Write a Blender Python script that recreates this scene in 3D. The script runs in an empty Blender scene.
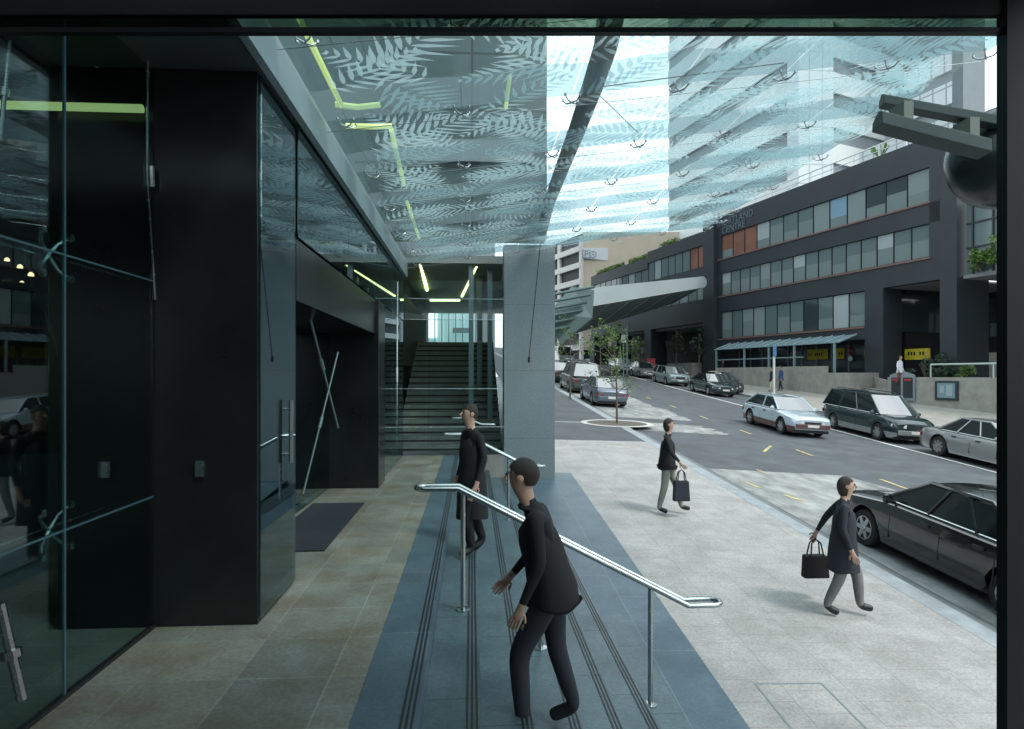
import bpy, bmesh, math, random
from mathutils import Vector, Matrix
R=math.radians; pi=math.pi; rnd=random.Random(7)
sc=bpy.context.scene; col=sc.collection
# ------------------------------------------------------------------ helpers
F=620.0; YAW=math.atan(40/F); EYE=1.75; HOR=375.0
def at(px,py,z):                      # real point from picture position and real distance
    cx=(px-512)/F*z; Z=EYE-(py-HOR)/F*z
    return Vector((cx*math.cos(YAW)+z*math.sin(YAW), -cx*math.sin(YAW)+z*math.cos(YAW), Z))
MATS={}
def mat(name,c,rough=.6,metal=0.,var=.0,scale=6.,bump=0.,spec=.5,emit=None,es=0.,tone=None,stretch=None,coat=0.):
    m=bpy.data.materials.new(name); m.use_nodes=True; nt=m.node_tree; N=nt.nodes; L=nt.links
    b=N['Principled BSDF']; b.inputs['Roughness'].default_value=rough; b.inputs['Metallic'].default_value=metal
    b.inputs['Specular IOR Level'].default_value=spec; b.inputs['Coat Weight'].default_value=coat
    b.inputs['Base Color'].default_value=(*c,1)
    if emit: b.inputs['Emission Color'].default_value=(*emit,1); b.inputs['Emission Strength'].default_value=es
    if var or bump:
        tc=N.new('ShaderNodeTexCoord'); mp=N.new('ShaderNodeMapping'); L.new(tc.outputs['Object'],mp.inputs[0])
        if stretch: mp.inputs['Scale'].default_value=stretch
        n=N.new('ShaderNodeTexNoise'); n.inputs['Scale'].default_value=scale; n.inputs['Detail'].default_value=7; n.inputs['Roughness'].default_value=.65
        L.new(mp.outputs[0],n.inputs['Vector'])
    if var:
        r=N.new('ShaderNodeValToRGB'); t=tone or (1,1,1)
        r.color_ramp.elements[0].position=.32; r.color_ramp.elements[1].position=.7
        r.color_ramp.elements[0].color=(*[x*(1-var) for x in c],1)
        r.color_ramp.elements[1].color=(*[min(1,x*(1+var)*k) for x,k in zip(c,t)],1)
        L.new(n.outputs['Fac'],r.inputs[0]); L.new(r.outputs[0],b.inputs['Base Color'])
        mr=N.new('ShaderNodeMapRange'); mr.inputs['To Min'].default_value=max(0,rough-.12*min(1,rough*2)); mr.inputs['To Max'].default_value=min(1,rough+.12*min(1,rough*2))
        L.new(n.outputs['Fac'],mr.inputs[0]); L.new(mr.outputs[0],b.inputs['Roughness'])
    if bump:
        n2=N.new('ShaderNodeTexNoise'); n2.inputs['Scale'].default_value=scale*9; n2.inputs['Detail'].default_value=4
        L.new(mp.outputs[0],n2.inputs['Vector'])
        bp=N.new('ShaderNodeBump'); bp.inputs['Strength'].default_value=bump; bp.inputs['Distance'].default_value=.01
        L.new(n2.outputs['Fac'],bp.inputs['Height']); L.new(bp.outputs[0],b.inputs['Normal'])
    MATS[name]=m; return m
def tiles(name,c1,c2,joint,bw,rh,mortar,off=.5,rough=.6,swap=True,offset=(0,0),bump=.25,stain=.25,speck=0.,axes=None,freq=2,tone=(1.1,.95,.8)):
    m=mat(name,c1,rough); nt=m.node_tree; N=nt.nodes; L=nt.links; b=N['Principled BSDF']
    tc=N.new('ShaderNodeTexCoord'); sp=N.new('ShaderNodeSeparateXYZ'); L.new(tc.outputs['Object'],sp.inputs[0])
    cb=N.new('ShaderNodeCombineXYZ'); a=axes or ((1,0) if swap else (0,1))
    for i,k in enumerate(a):
        ad=N.new('ShaderNodeMath'); ad.operation='ADD'; ad.inputs[1].default_value=offset[i]
        L.new(sp.outputs[k],ad.inputs[0]); L.new(ad.outputs[0],cb.inputs[i])
    br=N.new('ShaderNodeTexBrick'); L.new(cb.outputs[0],br.inputs['Vector'])
    br.offset=off; br.offset_frequency=freq; br.squash=1
    br.inputs['Scale'].default_value=1; br.inputs['Brick Width'].default_value=bw; br.inputs['Row Height'].default_value=rh
    br.inputs['Mortar Size'].default_value=mortar; br.inputs['Mortar Smooth'].default_value=.2
    br.inputs['Color1'].default_value=(*c1,1); br.inputs['Color2'].default_value=(*c2,1); br.inputs['Mortar'].default_value=(*joint,1)
    n=N.new('ShaderNodeTexNoise'); n.inputs['Scale'].default_value=1.7; n.inputs['Detail'].default_value=8; n.inputs['Roughness'].default_value=.7
    mp=N.new('ShaderNodeMapping'); L.new(tc.outputs['Object'],mp.inputs[0]); L.new(mp.outputs[0],n.inputs['Vector'])
    r=N.new('ShaderNodeValToRGB'); r.color_ramp.elements[0].position=.38; r.color_ramp.elements[1].position=.62
    r.color_ramp.elements[0].color=tuple((1-stain)*t for t in tone)+(1,); r.color_ramp.elements[1].color=(1.0,1.0,1.0,1)
    L.new(n.outputs['Fac'],r.inputs[0])
    mx=N.new('ShaderNodeMix'); mx.data_type='RGBA'; mx.blend_type='MULTIPLY'; mx.inputs['Factor'].default_value=1
    L.new(br.outputs['Color'],mx.inputs['A']); L.new(r.outputs[0],mx.inputs['B'])
    out=mx.outputs['Result']
    if speck:
        n3=N.new('ShaderNodeTexNoise'); n3.inputs['Scale'].default_value=38; n3.inputs['Detail'].default_value=2; L.new(tc.outputs['Object'],n3.inputs['Vector'])
        r3=N.new('ShaderNodeValToRGB'); r3.color_ramp.elements[0].position=.35; r3.color_ramp.elements[1].position=.68
        r3.color_ramp.elements[0].color=(1-speck,)*3+(1,); r3.color_ramp.elements[1].color=(1+speck,)*3+(1,)
        L.new(n3.outputs['Fac'],r3.inputs[0])
        m3=N.new('ShaderNodeMix'); m3.data_type='RGBA'; m3.blend_type='MULTIPLY'; m3.inputs['Factor'].default_value=1
        L.new(out,m3.inputs['A']); L.new(r3.outputs[0],m3.inputs['B']); out=m3.outputs['Result']
    L.new(out,b.inputs['Base Color'])
    bp=N.new('ShaderNodeBump'); bp.inputs['Strength'].default_value=bump; bp.inputs['Distance'].default_value=.006; bp.invert=True
    L.new(br.outputs['Fac'],bp.inputs['Height']); L.new(bp.outputs[0],b.inputs['Normal'])
    return m
def glassmat(name,tint,ior=1.5,rough=0.,base=0.):
    m=bpy.data.materials.new(name); m.use_nodes=True; nt=m.node_tree; N=nt.nodes; L=nt.links; N.clear()
    o=N.new('ShaderNodeOutputMaterial'); t=N.new('ShaderNodeBsdfTransparent'); t.inputs[0].default_value=(*tint,1)
    g=N.new('ShaderNodeBsdfGlossy'); g.inputs['Roughness'].default_value=rough; g.inputs[0].default_value=(.9,.97,1,1)
    f=N.new('ShaderNodeLayerWeight'); f.inputs[0].default_value=.5; mx=N.new('ShaderNodeMixShader')
    pw=N.new('ShaderNodeMath'); pw.operation='POWER'; pw.inputs[1].default_value=5; L.new(f.outputs['Facing'],pw.inputs[0]); F0=((ior-1)/(ior+1))**2
    ad=N.new('ShaderNodeMath'); ad.operation='MULTIPLY_ADD'; ad.inputs[1].default_value=1-F0; ad.inputs[2].default_value=F0; ad.use_clamp=True
    L.new(pw.outputs[0],ad.inputs[0]); L.new(ad.outputs[0],mx.inputs[0]); L.new(t.outputs[0],mx.inputs[1]); L.new(g.outputs[0],mx.inputs[2]); L.new(mx.outputs[0],o.inputs[0])
    MATS[name]=m; return m
def fritmat(name,c,a,tl=.6):
    m=bpy.data.materials.new(name); m.use_nodes=True; nt=m.node_tree; N=nt.nodes; L=nt.links; N.clear()
    o=N.new('ShaderNodeOutputMaterial'); t=N.new('ShaderNodeBsdfTransparent'); t.inputs[0].default_value=(.95,1,1,1)
    d=N.new('ShaderNodeBsdfDiffuse'); d.inputs[0].default_value=(*c,1); s=N.new('ShaderNodeBsdfTranslucent'); s.inputs[0].default_value=(*c,1)
    m1=N.new('ShaderNodeMixShader'); m1.inputs[0].default_value=tl; L.new(d.outputs[0],m1.inputs[1]); L.new(s.outputs[0],m1.inputs[2])
    m2=N.new('ShaderNodeMixShader'); m2.inputs[0].default_value=a; L.new(t.outputs[0],m2.inputs[1]); L.new(m1.outputs[0],m2.inputs[2]); L.new(m2.outputs[0],o.inputs[0])
    MATS[name]=m; return m

def bandmat(name):
    m=bpy.data.materials.new(name); m.use_nodes=True; nt=m.node_tree; N=nt.nodes; L=nt.links; N.clear()
    o=N.new('ShaderNodeOutputMaterial'); t=N.new('ShaderNodeBsdfTransparent'); t.inputs[0].default_value=(.50,.60,.63,1)
    d=N.new('ShaderNodeBsdfTranslucent'); d.inputs[0].default_value=(.62,.74,.78,1); mx=N.new('ShaderNodeMixShader'); mx.inputs[0].default_value=.14
    L.new(t.outputs[0],mx.inputs[1]); L.new(d.outputs[0],mx.inputs[2]); L.new(mx.outputs[0],o.inputs[0]); MATS[name]=m; return m
class MB:
    def __init__(s): s.v=[]; s.f=[]; s.m=[]; s.mi=0; s.T=None
    def add(s,vs,fs):
        o=len(s.v); s.v+=[tuple(s.T@Vector(p)) if s.T else tuple(p) for p in vs]; s.f+=[tuple(i+o for i in f) for f in fs]; s.m+=[s.mi]*len(fs); return s
    def box(s,x0,x1,y0,y1,z0,z1):
        return s.add([(x0,y0,z0),(x1,y0,z0),(x1,y1,z0),(x0,y1,z0),(x0,y0,z1),(x1,y0,z1),(x1,y1,z1),(x0,y1,z1)],
          [(0,3,2,1),(4,5,6,7),(0,1,5,4),(1,2,6,5),(2,3,7,6),(3,0,4,7)])
    def prism(s,pts,d):               # polygon pts extruded by vector d
        n=len(pts); d=Vector(d); vs=[Vector(p) for p in pts]+[Vector(p)+d for p in pts]
        return s.add(vs,[tuple(range(n))[::-1],tuple(range(n,2*n))]+[(i,(i+1)%n,(i+1)%n+n,i+n) for i in range(n)])
    def quad(s,*p): return s.add(p,[tuple(range(len(p)))])
    def tube(s,pts,r,n=8,closed=False,cap=True):
        pts=[Vector(p) for p in pts]; k=len(pts); rs=r if isinstance(r,(list,tuple)) else [r]*k
        vs=[];fs=[];up=None
        for i,p in enumerate(pts):
            a=pts[i-1] if (i>0 or closed) else p; b=pts[(i+1)%k] if (i<k-1 or closed) else p
            d=(b-a).normalized()
            if up is None:
                up=Vector((0,0,1)) if abs(d.z)<.9 else Vector((1,0,0))
            x=d.cross(up).normalized(); y=x.cross(d).normalized(); up=y
            for j in range(n):
                t=2*pi*j/n; vs.append(p+(x*math.cos(t)+y*math.sin(t))*rs[i])
        for i in range(k if closed else k-1):
            for j in range(n):
                a=i*n+j; b=i*n+(j+1)%n; c=((i+1)%k)*n+(j+1)%n; e=((i+1)%k)*n+j; fs.append((a,b,c,e))
        if cap and not closed: fs+= [tuple(range(n)),tuple(range((k-1)*n,k*n))[::-1]]
        return s.add(vs,fs)
    def lathe(s,prof,c=(0,0,0),ax='z',n=24):
        vs=[];fs=[];c=Vector(c)
        for i,(r,h) in enumerate(prof):
            for j in range(n):
                t=2*pi*j/n; a,b=r*math.cos(t),r*math.sin(t)
                vs.append(c+Vector({'z':(a,b,h),'y':(a,h,b),'x':(h,a,b)}[ax]))
        for i in range(len(prof)-1):
            for j in range(n): fs.append((i*n+j,i*n+(j+1)%n,(i+1)*n+(j+1)%n,(i+1)*n+j))
        fs+=[tuple(range(n))[::-1],tuple(range((len(prof)-1)*n,len(prof)*n))]
        return s.add(vs,fs)
    def build(s,name,mats,parent=None,world=True,smooth=False,bevel=0):
        me=bpy.data.meshes.new(name); me.from_pydata(s.v,[],s.f)
        if not isinstance(mats,(list,tuple)): mats=[mats]
        for m in mats: me.materials.append(m)
        me.polygons.foreach_set('material_index',s.m)
        bm=bmesh.new(); bm.from_mesh(me); bmesh.ops.recalc_face_normals(bm,faces=bm.faces)
        if bevel: bmesh.ops.bevel(bm,geom=[e for e in bm.edges if e.is_manifold and e.calc_face_angle(0)>.5],offset=bevel,segments=2,affect='EDGES',profile=.6)
        bm.to_mesh(me); bm.free()
        if smooth:
            me.polygons.foreach_set('use_smooth',[True]*len(me.polygons))
            try: me.set_sharp_from_angle(angle=R(38))
            except Exception: pass
        o=bpy.data.objects.new(name,me); col.objects.link(o)
        if parent:
            o.parent=parent
            if world: o.matrix_parent_inverse=mw(parent).inverted()
        return o
def mw(o):
    m=o.matrix_basis.copy()
    if o.parent: m=mw(o.parent)@o.matrix_parent_inverse@m
    return m
def tag(o,label,cat,group=None,kind=None):
    o['label']=label; o['category']=cat
    if group: o['group']=group
    if kind: o['kind']=kind
    return o
def struct(o,label,cat): return tag(o,label,cat,kind='structure')
def thing(name,loc,label,cat,group=None,rz=0):
    o=bpy.data.objects.new(name,None); o.empty_display_size=.2; col.objects.link(o); o.location=loc; o.rotation_euler=(0,0,rz); return tag(o,label,cat,group)
def copy_tree(o,parent=None):
    c=o.copy(); col.objects.link(c)
    if parent: c.parent=parent
    for ch in [x for x in list(o.children)]: copy_tree(ch,c)
    return c
# ------------------------------------------------------------------ materials
TERR=tiles('terrace_sandstone',(.275,.28,.235),(.19,.205,.185),(.285,.305,.275),.54,.543,.007,off=0,rough=.5,offset=(.12,.817),stain=.36,speck=.14,tone=(1.10,.95,.80))
BLUE=tiles('bluestone_band',(.095,.145,.18),(.082,.128,.162),(.15,.2,.23),1.3,3,.008,rough=.45,stain=.3,speck=.12,offset=(.3,1.2),tone=(.9,1,1.05))
STEP=tiles('bluestone_step',(.10,.152,.172),(.085,.132,.155),(.045,.065,.075),1.25,3,.006,rough=.42,stain=.3,speck=.15,offset=(.7,1.2),tone=(.95,1,1))
PAVE=tiles('pavement_pavers',(.36,.365,.36),(.33,.335,.33),(.285,.28,.27),.35,.6,.007,rough=.7,stain=.24,speck=.14,offset=(.1,.14),bump=.3,tone=(1,1,.98))
ASPH=mat('asphalt',(.070,.082,.092),.8,var=.3,scale=1.2,bump=.3)
ASPL=mat('pale_asphalt',(.23,.245,.245),.75,var=.5,scale=2.2,bump=.3,stretch=(1,.5,1))
KERB=mat('kerb_stone',(.25,.29,.31),.7,var=.25,scale=3,bump=.2)
DKERB=mat('kerb_dark',(.13,.15,.16),.7,var=.25,scale=3)
WHITE=mat('road_paint',(.75,.76,.72),.6,var=.15,scale=9)
YEL=mat('yellow_paint',(.42,.36,.17),.7,var=.4,scale=7)
STEEL=mat('stainless',(.46,.50,.50),.26,1.,var=.06,scale=14)
DSTEEL=mat('dark_steel',(.007,.009,.009),.45,.1,spec=.25)
BLKM=mat('black_panel',(.013,.015,.0155),.2,spec=.4,var=.25,scale=1.3)
GRAN=mat('grey_granite',(.19,.235,.25),.5,var=.42,scale=55,bump=.05)
FASC=mat('fascia_metal',(.22,.30,.32),.4,.2,var=.08,scale=2)
SOFF=mat('soffit_grey',(.05,.06,.065),.5)
TOWR=tiles('tower_panels',(.075,.125,.13),(.066,.112,.118),(.03,.05,.055),2.2,1.3,.03,off=0,rough=.5,axes=(0,2),stain=.12,tone=(1,1,1))
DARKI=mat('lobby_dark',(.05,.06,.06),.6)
LOBF=mat('lobby_floor',(.075,.09,.085),.25,var=.3,scale=2)
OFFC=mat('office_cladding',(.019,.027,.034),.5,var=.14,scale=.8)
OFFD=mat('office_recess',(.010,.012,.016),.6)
CORT=mat('rust_sill',(.16,.09,.07),.6)
SOFFL=mat('light_soffit',(.20,.21,.23),.7)
CONC=mat('pale_concrete',(.26,.26,.235),.8,var=.2,scale=2,bump=.15)
BEIGE=mat('beige_render',(.55,.47,.37),.8,var=.05,scale=.5)
PALE=mat('pale_render',(.62,.60,.58),.8,var=.05,scale=.5)
WHT=mat('white_cladding',(.62,.66,.66),.5,var=.06,scale=.3)
BRIDG=mat('bridge_metal',(.36,.42,.43),.45,.1,var=.06,scale=.5)
LOUV=mat('green_louvre',(.07,.13,.13),.4,.4)
GREY=mat('grey_cladding',(.20,.24,.26),.6,var=.1,scale=.4)
def winmat(name,c,r=.08,spec=.8,var=0.): return mat(name,c,r,spec=spec,var=var,scale=.6)
W_T=winmat('window_teal',(.10,.145,.148)); W_B=winmat('window_blind',(.19,.24,.24),.15,.6); W_D=winmat('window_dark',(.03,.045,.05))
W_R=winmat('window_brick_reflection',(.20,.085,.06),.4,.4,.35); W_S=winmat('window_sky',(.18,.30,.40),.1); W_G=winmat('window_pale',(.30,.36,.37),.12,.6)  # brick tone is a reflected brick building painted into the panes
TINT=mat('tinted_glass',(.012,.018,.02),.04,spec=1.,coat=.5)
TINS=mat('side_window',(.008,.012,.014),.05,spec=.7)
RUB=mat('rubber',(.012,.012,.012),.8); ALLOY=mat('alloy_rim',(.42,.44,.45),.3,.8)
PLAST=mat('black_plastic',(.015,.016,.017),.5); LAMPC=mat('headlamp_lens',(.6,.65,.66),.1,spec=1.,coat=1); LAMPR=mat('tail_lamp',(.35,.02,.015),.15,coat=1)
PLATE=mat('number_plate',(.6,.6,.58),.5)
YG=mat('yellow_green_light',(.5,.6,.2),.5,emit=(.62,.78,.30),es=.38)
YG2=mat('corridor_light',(.5,.6,.2),.5,emit=(.7,.9,.35),es=2.2)
WARM=mat('warm_lamp',(.9,.6,.3),.5,emit=(1,.72,.38),es=1.4)
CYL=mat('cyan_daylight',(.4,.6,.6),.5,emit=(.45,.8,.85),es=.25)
MATT=mat('entrance_mat',(.016,.022,.03),.9,var=.2,scale=30,bump=.4)
BARK=mat('bark',(.11,.09,.07),.9,var=.3,scale=20); LEAF=mat('leaf_green',(.075,.15,.04),.6,var=.5,scale=3,tone=(1.3,1.2,.9)); LEAFD=mat('leaf_dark',(.022,.05,.028),.6,var=.5,scale=2)
REDP=mat('red_paint',(.45,.03,.03),.5); BLUP=mat('blue_sign_paint',(.06,.18,.35),.5); SIGY=mat('yellow_sign',(.42,.36,.02),.5,var=.3,scale=3)
INK=mat('grey_blue_ink',(.16,.2,.3),.6)
LETT=mat('sign_letters',(.13,.17,.20),.4,.2)
AWN=mat('awning_glass',(.16,.26,.30),.2); BRK=mat('red_brick',(.24,.10,.07),.8,var=.2,scale=3)
CG=glassmat('canopy_glass',(.86,.95,.96),1.4); WG=glassmat('wall_glass',(.70,.82,.82),1.6); RG=glassmat('reflective_glass',(.45,.6,.62),2.0); EDGE=mat('glass_edge',(.05,.12,.14),.3); GSTR=glassmat('transom_glass',(.35,.42,.36),1.5)
BG=glassmat('partition_glass',(.86,.91,.90),1.3)
FR=fritmat('fern_frit',(.58,.735,.77),.47); FB=bandmat('band_tint')

SKIN=mat('skin',(.42,.27,.2),.6); HAIR=mat('dark_hair',(.022,.016,.012),.55,var=.6,scale=40,bump=.8,stretch=(1,1,.15)); 
def cloth(n,c): return mat(n,c,.85,var=.3,scale=5,bump=.18)
CBLK=cloth('black_cloth',(.006,.007,.009)); CNAVY=cloth('navy_cloth',(.016,.02,.03)); CKHA=cloth('grey_green_cloth',(.22,.23,.20)); CWHT=cloth('white_cloth',(.62,.64,.68)); CGRY=cloth('grey_cloth',(.15,.15,.15)); CBEI=cloth('beige_cloth',(.45,.4,.32)); CBLU=cloth('blue_cloth',(.03,.07,.18)); CRED=cloth('red_cloth',(.2,.05,.05)); SHOE=mat('shoe_leather',(.01,.01,.01),.4)

TINT.node_tree.nodes['Principled BSDF'].inputs['IOR'].default_value=2.3
# ------------------------------------------------------------------ ground
SL=.0693; KX=lambda Y:6.05-.0226*Y
def pave(X,Y): return EYE-(3.25+.03*(X-2.3))+SL*Y
def road(X,Y): return EYE-(3.49+.062*(X-6.05))+SL*Y
FK=lambda Y:19.3-.0226*Y
def fpave(X,Y): return road(FK(Y),Y)+.13
def sheet(m,fn,xs,ys,dz=0,xoff=None):
    vs=[];n=len(xs)
    for y in ys:
        for x in xs:
            X=x+(xoff(y) if xoff else 0); vs.append((X,y,fn(X,y)+dz))
    m.add(vs,[(j*n+i,j*n+i+1,(j+1)*n+i+1,(j+1)*n+i) for j in range(len(ys)-1) for i in range(n-1)])
YS=[-12,-4,0,5,10,15,20,30,40,60,90,140]
g=MB(); g.add([(-3000,-3000,-6),(3000,-3000,-6),(3000,3000,-6),(-3000,3000,-6)],[(0,1,2,3)])
struct(g.build('ground',ASPH),'wide dark ground beneath and beyond the streets','ground')
m=MB(); sheet(m,pave,[1.3,2.2,3.3,4.5],[-12,-4,0,5,10,13.6,18.7]);
ys=[-12,-4,0,5,10,13.6,18.7]; vs=[]
o=len(m.v)
for y in ys: vs+= [(4.5,y,pave(4.5,y)),(KX(y)-.32,y,pave(KX(y)-.32,y))]
m.add(vs,[(2*i,2*i+1,2*i+3,2*i+2) for i in range(len(ys)-1)])
struct(m.build('pavement',PAVE),'pale grey rectangular pavers sloping up beside the kerb','pavement')
m=MB(); sheet(m,lambda X,Y:pave(X,Y)+.004,[1.0,2.28],[-12,0,6,13.6,14.2])
struct(m.build('bluestone_band',BLUE),'blue grey stone band between the steps and the pavers','paving band')
m=MB()
ys=[18.7,24,30,45,70,110]
for a,b in ((18.7,22.5),(22.68,110)):
    yy=[a]+[y for y in ys if a<y<b]+[b]; vs=[]
    for y in yy: vs+=[(1.9,y,pave(1.9,y)),(KX(y)-.32,y,pave(KX(y)-.32,y))]
    m.add(vs,[(2*i,2*i+1,2*i+3,2*i+2) for i in range(len(yy)-1)])
struct(m.build('footpath_asphalt',ASPH),'dark asphalt footpath beyond the pale pavers','footpath')
m=MB(); m.mi=0
for a,b,c in ((1.9,5.3,22.5),):
    m.add([(a,22.5,pave(a,22.5)),(b,22.5,pave(b,22.5)),(b,22.68,pave(b,22.68)),(a,22.68,pave(a,22.68))],[(0,1,2,3)])
struct(m.build('stone_strip',KERB),'pale stone strip crossing the dark footpath','paving strip')
def kerbmesh(fn,top,w0,w1,ys):
    m=MB(); vs=[]
    for y in ys:
        a=fn(y)+w0; b=fn(y)+w1
        vs+=[(a,y,top(a,y)),(b-.02,y,top(b,y)),(b,y,top(b,y)-.02),(b,y,top(b,y)-.30)]
    m.add(vs,[(4*i+k,4*i+k+1,4*i+k+5,4*i+k+4) for i in range(len(ys)-1) for k in range(3)]); return m
struct(kerbmesh(KX,lambda X,Y:pave(X,Y)+.002,-.32,0,YS).build('kerb',KERB),'grey stone kerb edging the near pavement','kerb')
m=MB(); sheet(m,road,[0,.35],YS,.0,KX); sheet(m,road,[.35,13.25],YS,0,KX); o_=m
m.m=[1]*(len(YS)-1)+[0]*(len(YS)-1)
struct(m.build('road',[ASPH,DKERB]),'dark asphalt road climbing between the two pavements','road')
# paler mottled asphalt along near side
m=MB()
def patch(pts,dz): m.add([(X,Y,road(X,Y)+dz) for X,Y in pts],[tuple(range(len(pts)))])
def cell(y0,y1,x0,x1,dz):
    n=40; rr=random.Random(int(y0*7)); pts=[]; o=0
    for i in range(n+1):
        a=y0+(y1-y0)*i/n; o=o*.7+rr.uniform(-.16,.16); pts.append((KX(a)+x1+o-.3*(i in(0,n)),a))
    for (x,a),(x2,b) in zip(pts,pts[1:]): patch([(KX(a)+x0,a),(x,a),(x2,b),(KX(b)+x0,b)],dz)
def cell_old(y0,y1,x0,x1,dz):
    for i in range(6):
        a=y0+(y1-y0)*i/6; b=y0+(y1-y0)*(i+1)/6
        patch([(KX(a)+x0,a),(KX(a)+x1,a),(KX(b)+x1,b),(KX(b)+x0,b)],dz)
cell(-2,15.6,.36,4.3,.005); cell(21.8,24,.36,3.6,.005); cell(25.3,40,.36,3.7,.005)
struct(m.build('pale_road_surface',ASPL),'pale mottled asphalt along the near lane','road surface')
m=MB(); vs=[]
for (y0,y1) in ((-6,90),):
    n=24
    for i in range(n):
        a=y0+(y1-y0)*i/n; b=y0+(y1-y0)*(i+1)/n; k=9.65
        patch([(KX(a)+k,a),(KX(a)+k+.12,a),(KX(b)+k+.12,b),(KX(b)+k,b)],.010)
struct(m.build('parking_line',WHITE),'long white line beside the far parked cars','road marking')
m=MB()
for y in range(-2,60,4):
    patch([(KX(y)+4.75,y+.4),(KX(y)+4.85,y+.4),(KX(y)+4.85,y+1.4),(KX(y)+4.75,y+1.4)],.010)
struct(m.build('centre_line',YEL),'dashed yellow centre line','road marking')
m=MB()
for (a,b,w) in (((757,470),(768,474),.08),((764,452),(771,446),.09),((784,495),(805,502),.12),((744,482),(760,488),.1)):
    P=[]
    for (px,py) in (a,b):
        # intersect view ray with the road plane
        lo,hi=3,60
        for _ in range(50):
            z=(lo+hi)/2; p=at(px,py,z)
            if p.z>road(p.x,p.y): lo=z
            else: hi=z
        P.append(p)
    d=(P[1]-P[0]); d.z=0; d.normalize(); nn=Vector((-d.y,d.x,0))*w/2
    patch([(q.x,q.y) for q in (P[0]-nn,P[1]-nn,P[1]+nn,P[0]+nn)],.010)
struct(m.build('bay_markings',YEL),'short worn yellow bay marks near the kerb','road marking')
m=MB(); vs=[]
for y in YS:
    vs+=[(FK(y)+.3,y,fpave(0,y)),(34-.2*y if y<60 else 22,y,fpave(0,y)+.06)]
m.add(vs,[(2*i,2*i+1,2*i+3,2*i+2) for i in range(len(YS)-1)])
m.add([(34,-12,fpave(0,-12)),(80,-12,fpave(0,-12)),(80,60,fpave(0,60)),(22,60,fpave(0,60))],[(0,1,2,3)])
struct(m.build('far_pavement',CONC),'grey footpath in front of the dark office building','pavement')
m=MB(); vs=[]
for y in YS: vs+=[(FK(y)+.3,y,fpave(0,y)+.002),(FK(y),y,fpave(0,y)+.002),(FK(y),y,fpave(0,y)-.3)]
m.add(vs,[(3*i+k,3*i+k+1,3*i+k+4,3*i+k+3) for i in range(len(YS)-1) for k in range(2)])
struct(m.build('far_kerb',KERB),'stone kerb on the far side of the road','kerb')
# terrace + steps
N1=-.278; TR=.33; RI=.165
m=MB(); m.box(-12,-.613,-5,13.6,-.3,0)
struct(m.build('terrace',TERR),'sandstone paved terrace level with the glass doors','terrace')
m=MB(); m.box(-.611,N1,-5,13.6,-.3,0)
struct(m.build('terrace_edge_band',BLUE),'blue grey stone band along the top of the steps','paving band')
for k in range(1,7):
    x0=N1+TR*(k-1)+(.001 if k else 0); x1=x0+TR
    s_=MB(); s_.mi=0; s_.box(x0,x1,-5,13.58,-RI*k-.16,-RI*k); s_.mi=1
    struct(s_.build('step',[STEP,PLAST]),['','uppermost blue stone step','second blue stone step below the terrace','third blue stone step with the middle handrail post','fourth blue stone step below the terrace','fifth blue stone step, one above the lowest','lowest blue stone step beside the pavement'][k],'step')
for k in range(0,6):
    s_=MB(); x1=N1+TR*k
    for j in range(3): s_.box(x1-.085+j*.027,x1-.072+j*.027,-5,13.57,-RI*k+.0005,-RI*k+.003)
    struct(s_.build('nosing_strip',PLAST),'dark triple grip strip on the edge %s'%['of the blue band at the terrace','of the uppermost step','of the second step down','of the third step down','of the fourth step down','of the fifth step down'][k],'grip strip')
# pavement access cover
m=MB()
def pv(X,Y,dz): return (X,Y,pave(X,Y)+dz)
for (a,b,c,d) in ((2.62,2.64,2.5,5.60),(3.26,3.28,2.5,5.60),(2.62,3.28,5.60,5.62)):
    m.add([pv(a,c,.004),pv(b,c,.004),pv(b,d,.004),pv(a,d,.004)],[(0,1,2,3)])
tag(m.build('access_cover',mat('cover_frame',(.22,.26,.28),.6,.1)),'rectangular metal framed access cover set in the pavers','access cover')
# entrance mat
p0=at(297,542,6.5); m=MB(); m.box(-2.15,-1.46,6.25,8.55,.002,.016)
tag(m.build('entrance_mat',MATT,bevel=.004),'dark doormat on the sandstone by the black portal','mat')

# ------------------------------------------------------------------ own building
B=thing('entrance_building',(-2.2,13.6,0),'tall grey panelled tower whose black portals and glass doors front the terrace','building')
m=MB(); m.box(-14,1.72,14.2,14.8,4.9,60); m.build('tower_wall',TOWR,B)
m=MB()
for zz in (6.6,9.9,13.2,16.5,20,24,28): m.box(-13,1.4,14.10,14.2,zz,zz+.5)
m.build('spandrel_band',GREY,B)
m=MB(); m.box(-2.84,-1.452,2.65,4.46,3.88,4.14); m.box(-1.56,-1.452,4.46,13.5,3.88,3.93); m.build('soffit',SOFF,B)
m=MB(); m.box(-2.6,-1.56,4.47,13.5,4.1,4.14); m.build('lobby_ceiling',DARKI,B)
m=MB(); m.box(-1.45,-1.39,2.55,13.5,3.86,4.17); m.build('fascia',FASC,B)
m=MB(); m.box(-12,-2.0,2.6,14.2,4.6,26); m.build('upper_wall',TOWR,B)
m=MB(); m.box(-2.84,-1.5,4.45,5.34,0,3.875); pj=m.build('portal_jamb',BLKM,B,bevel=.006)
s_=MB(); p=at(208,466,4.44); s_.box(p.x-.03,p.x+.03,4.43,4.449,p.z-.055,p.z+.055); s_.build('switch_plate',STEEL,pj)
m=MB(); m.box(-2.7,-1.48,5.342,9.7,2.38,2.9); m.build('portal_lintel',BLKM,B,bevel=.004)
m=MB(); m.box(-2.7,-1.44,9.7,10.4,0,2.9); m.build('portal_jamb',BLKM,B,bevel=.006)
m=MB(); m.box(-2.75,-2.3,5.342,9.7,.0,.03); m.build('threshold',STEEL,B)
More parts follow.
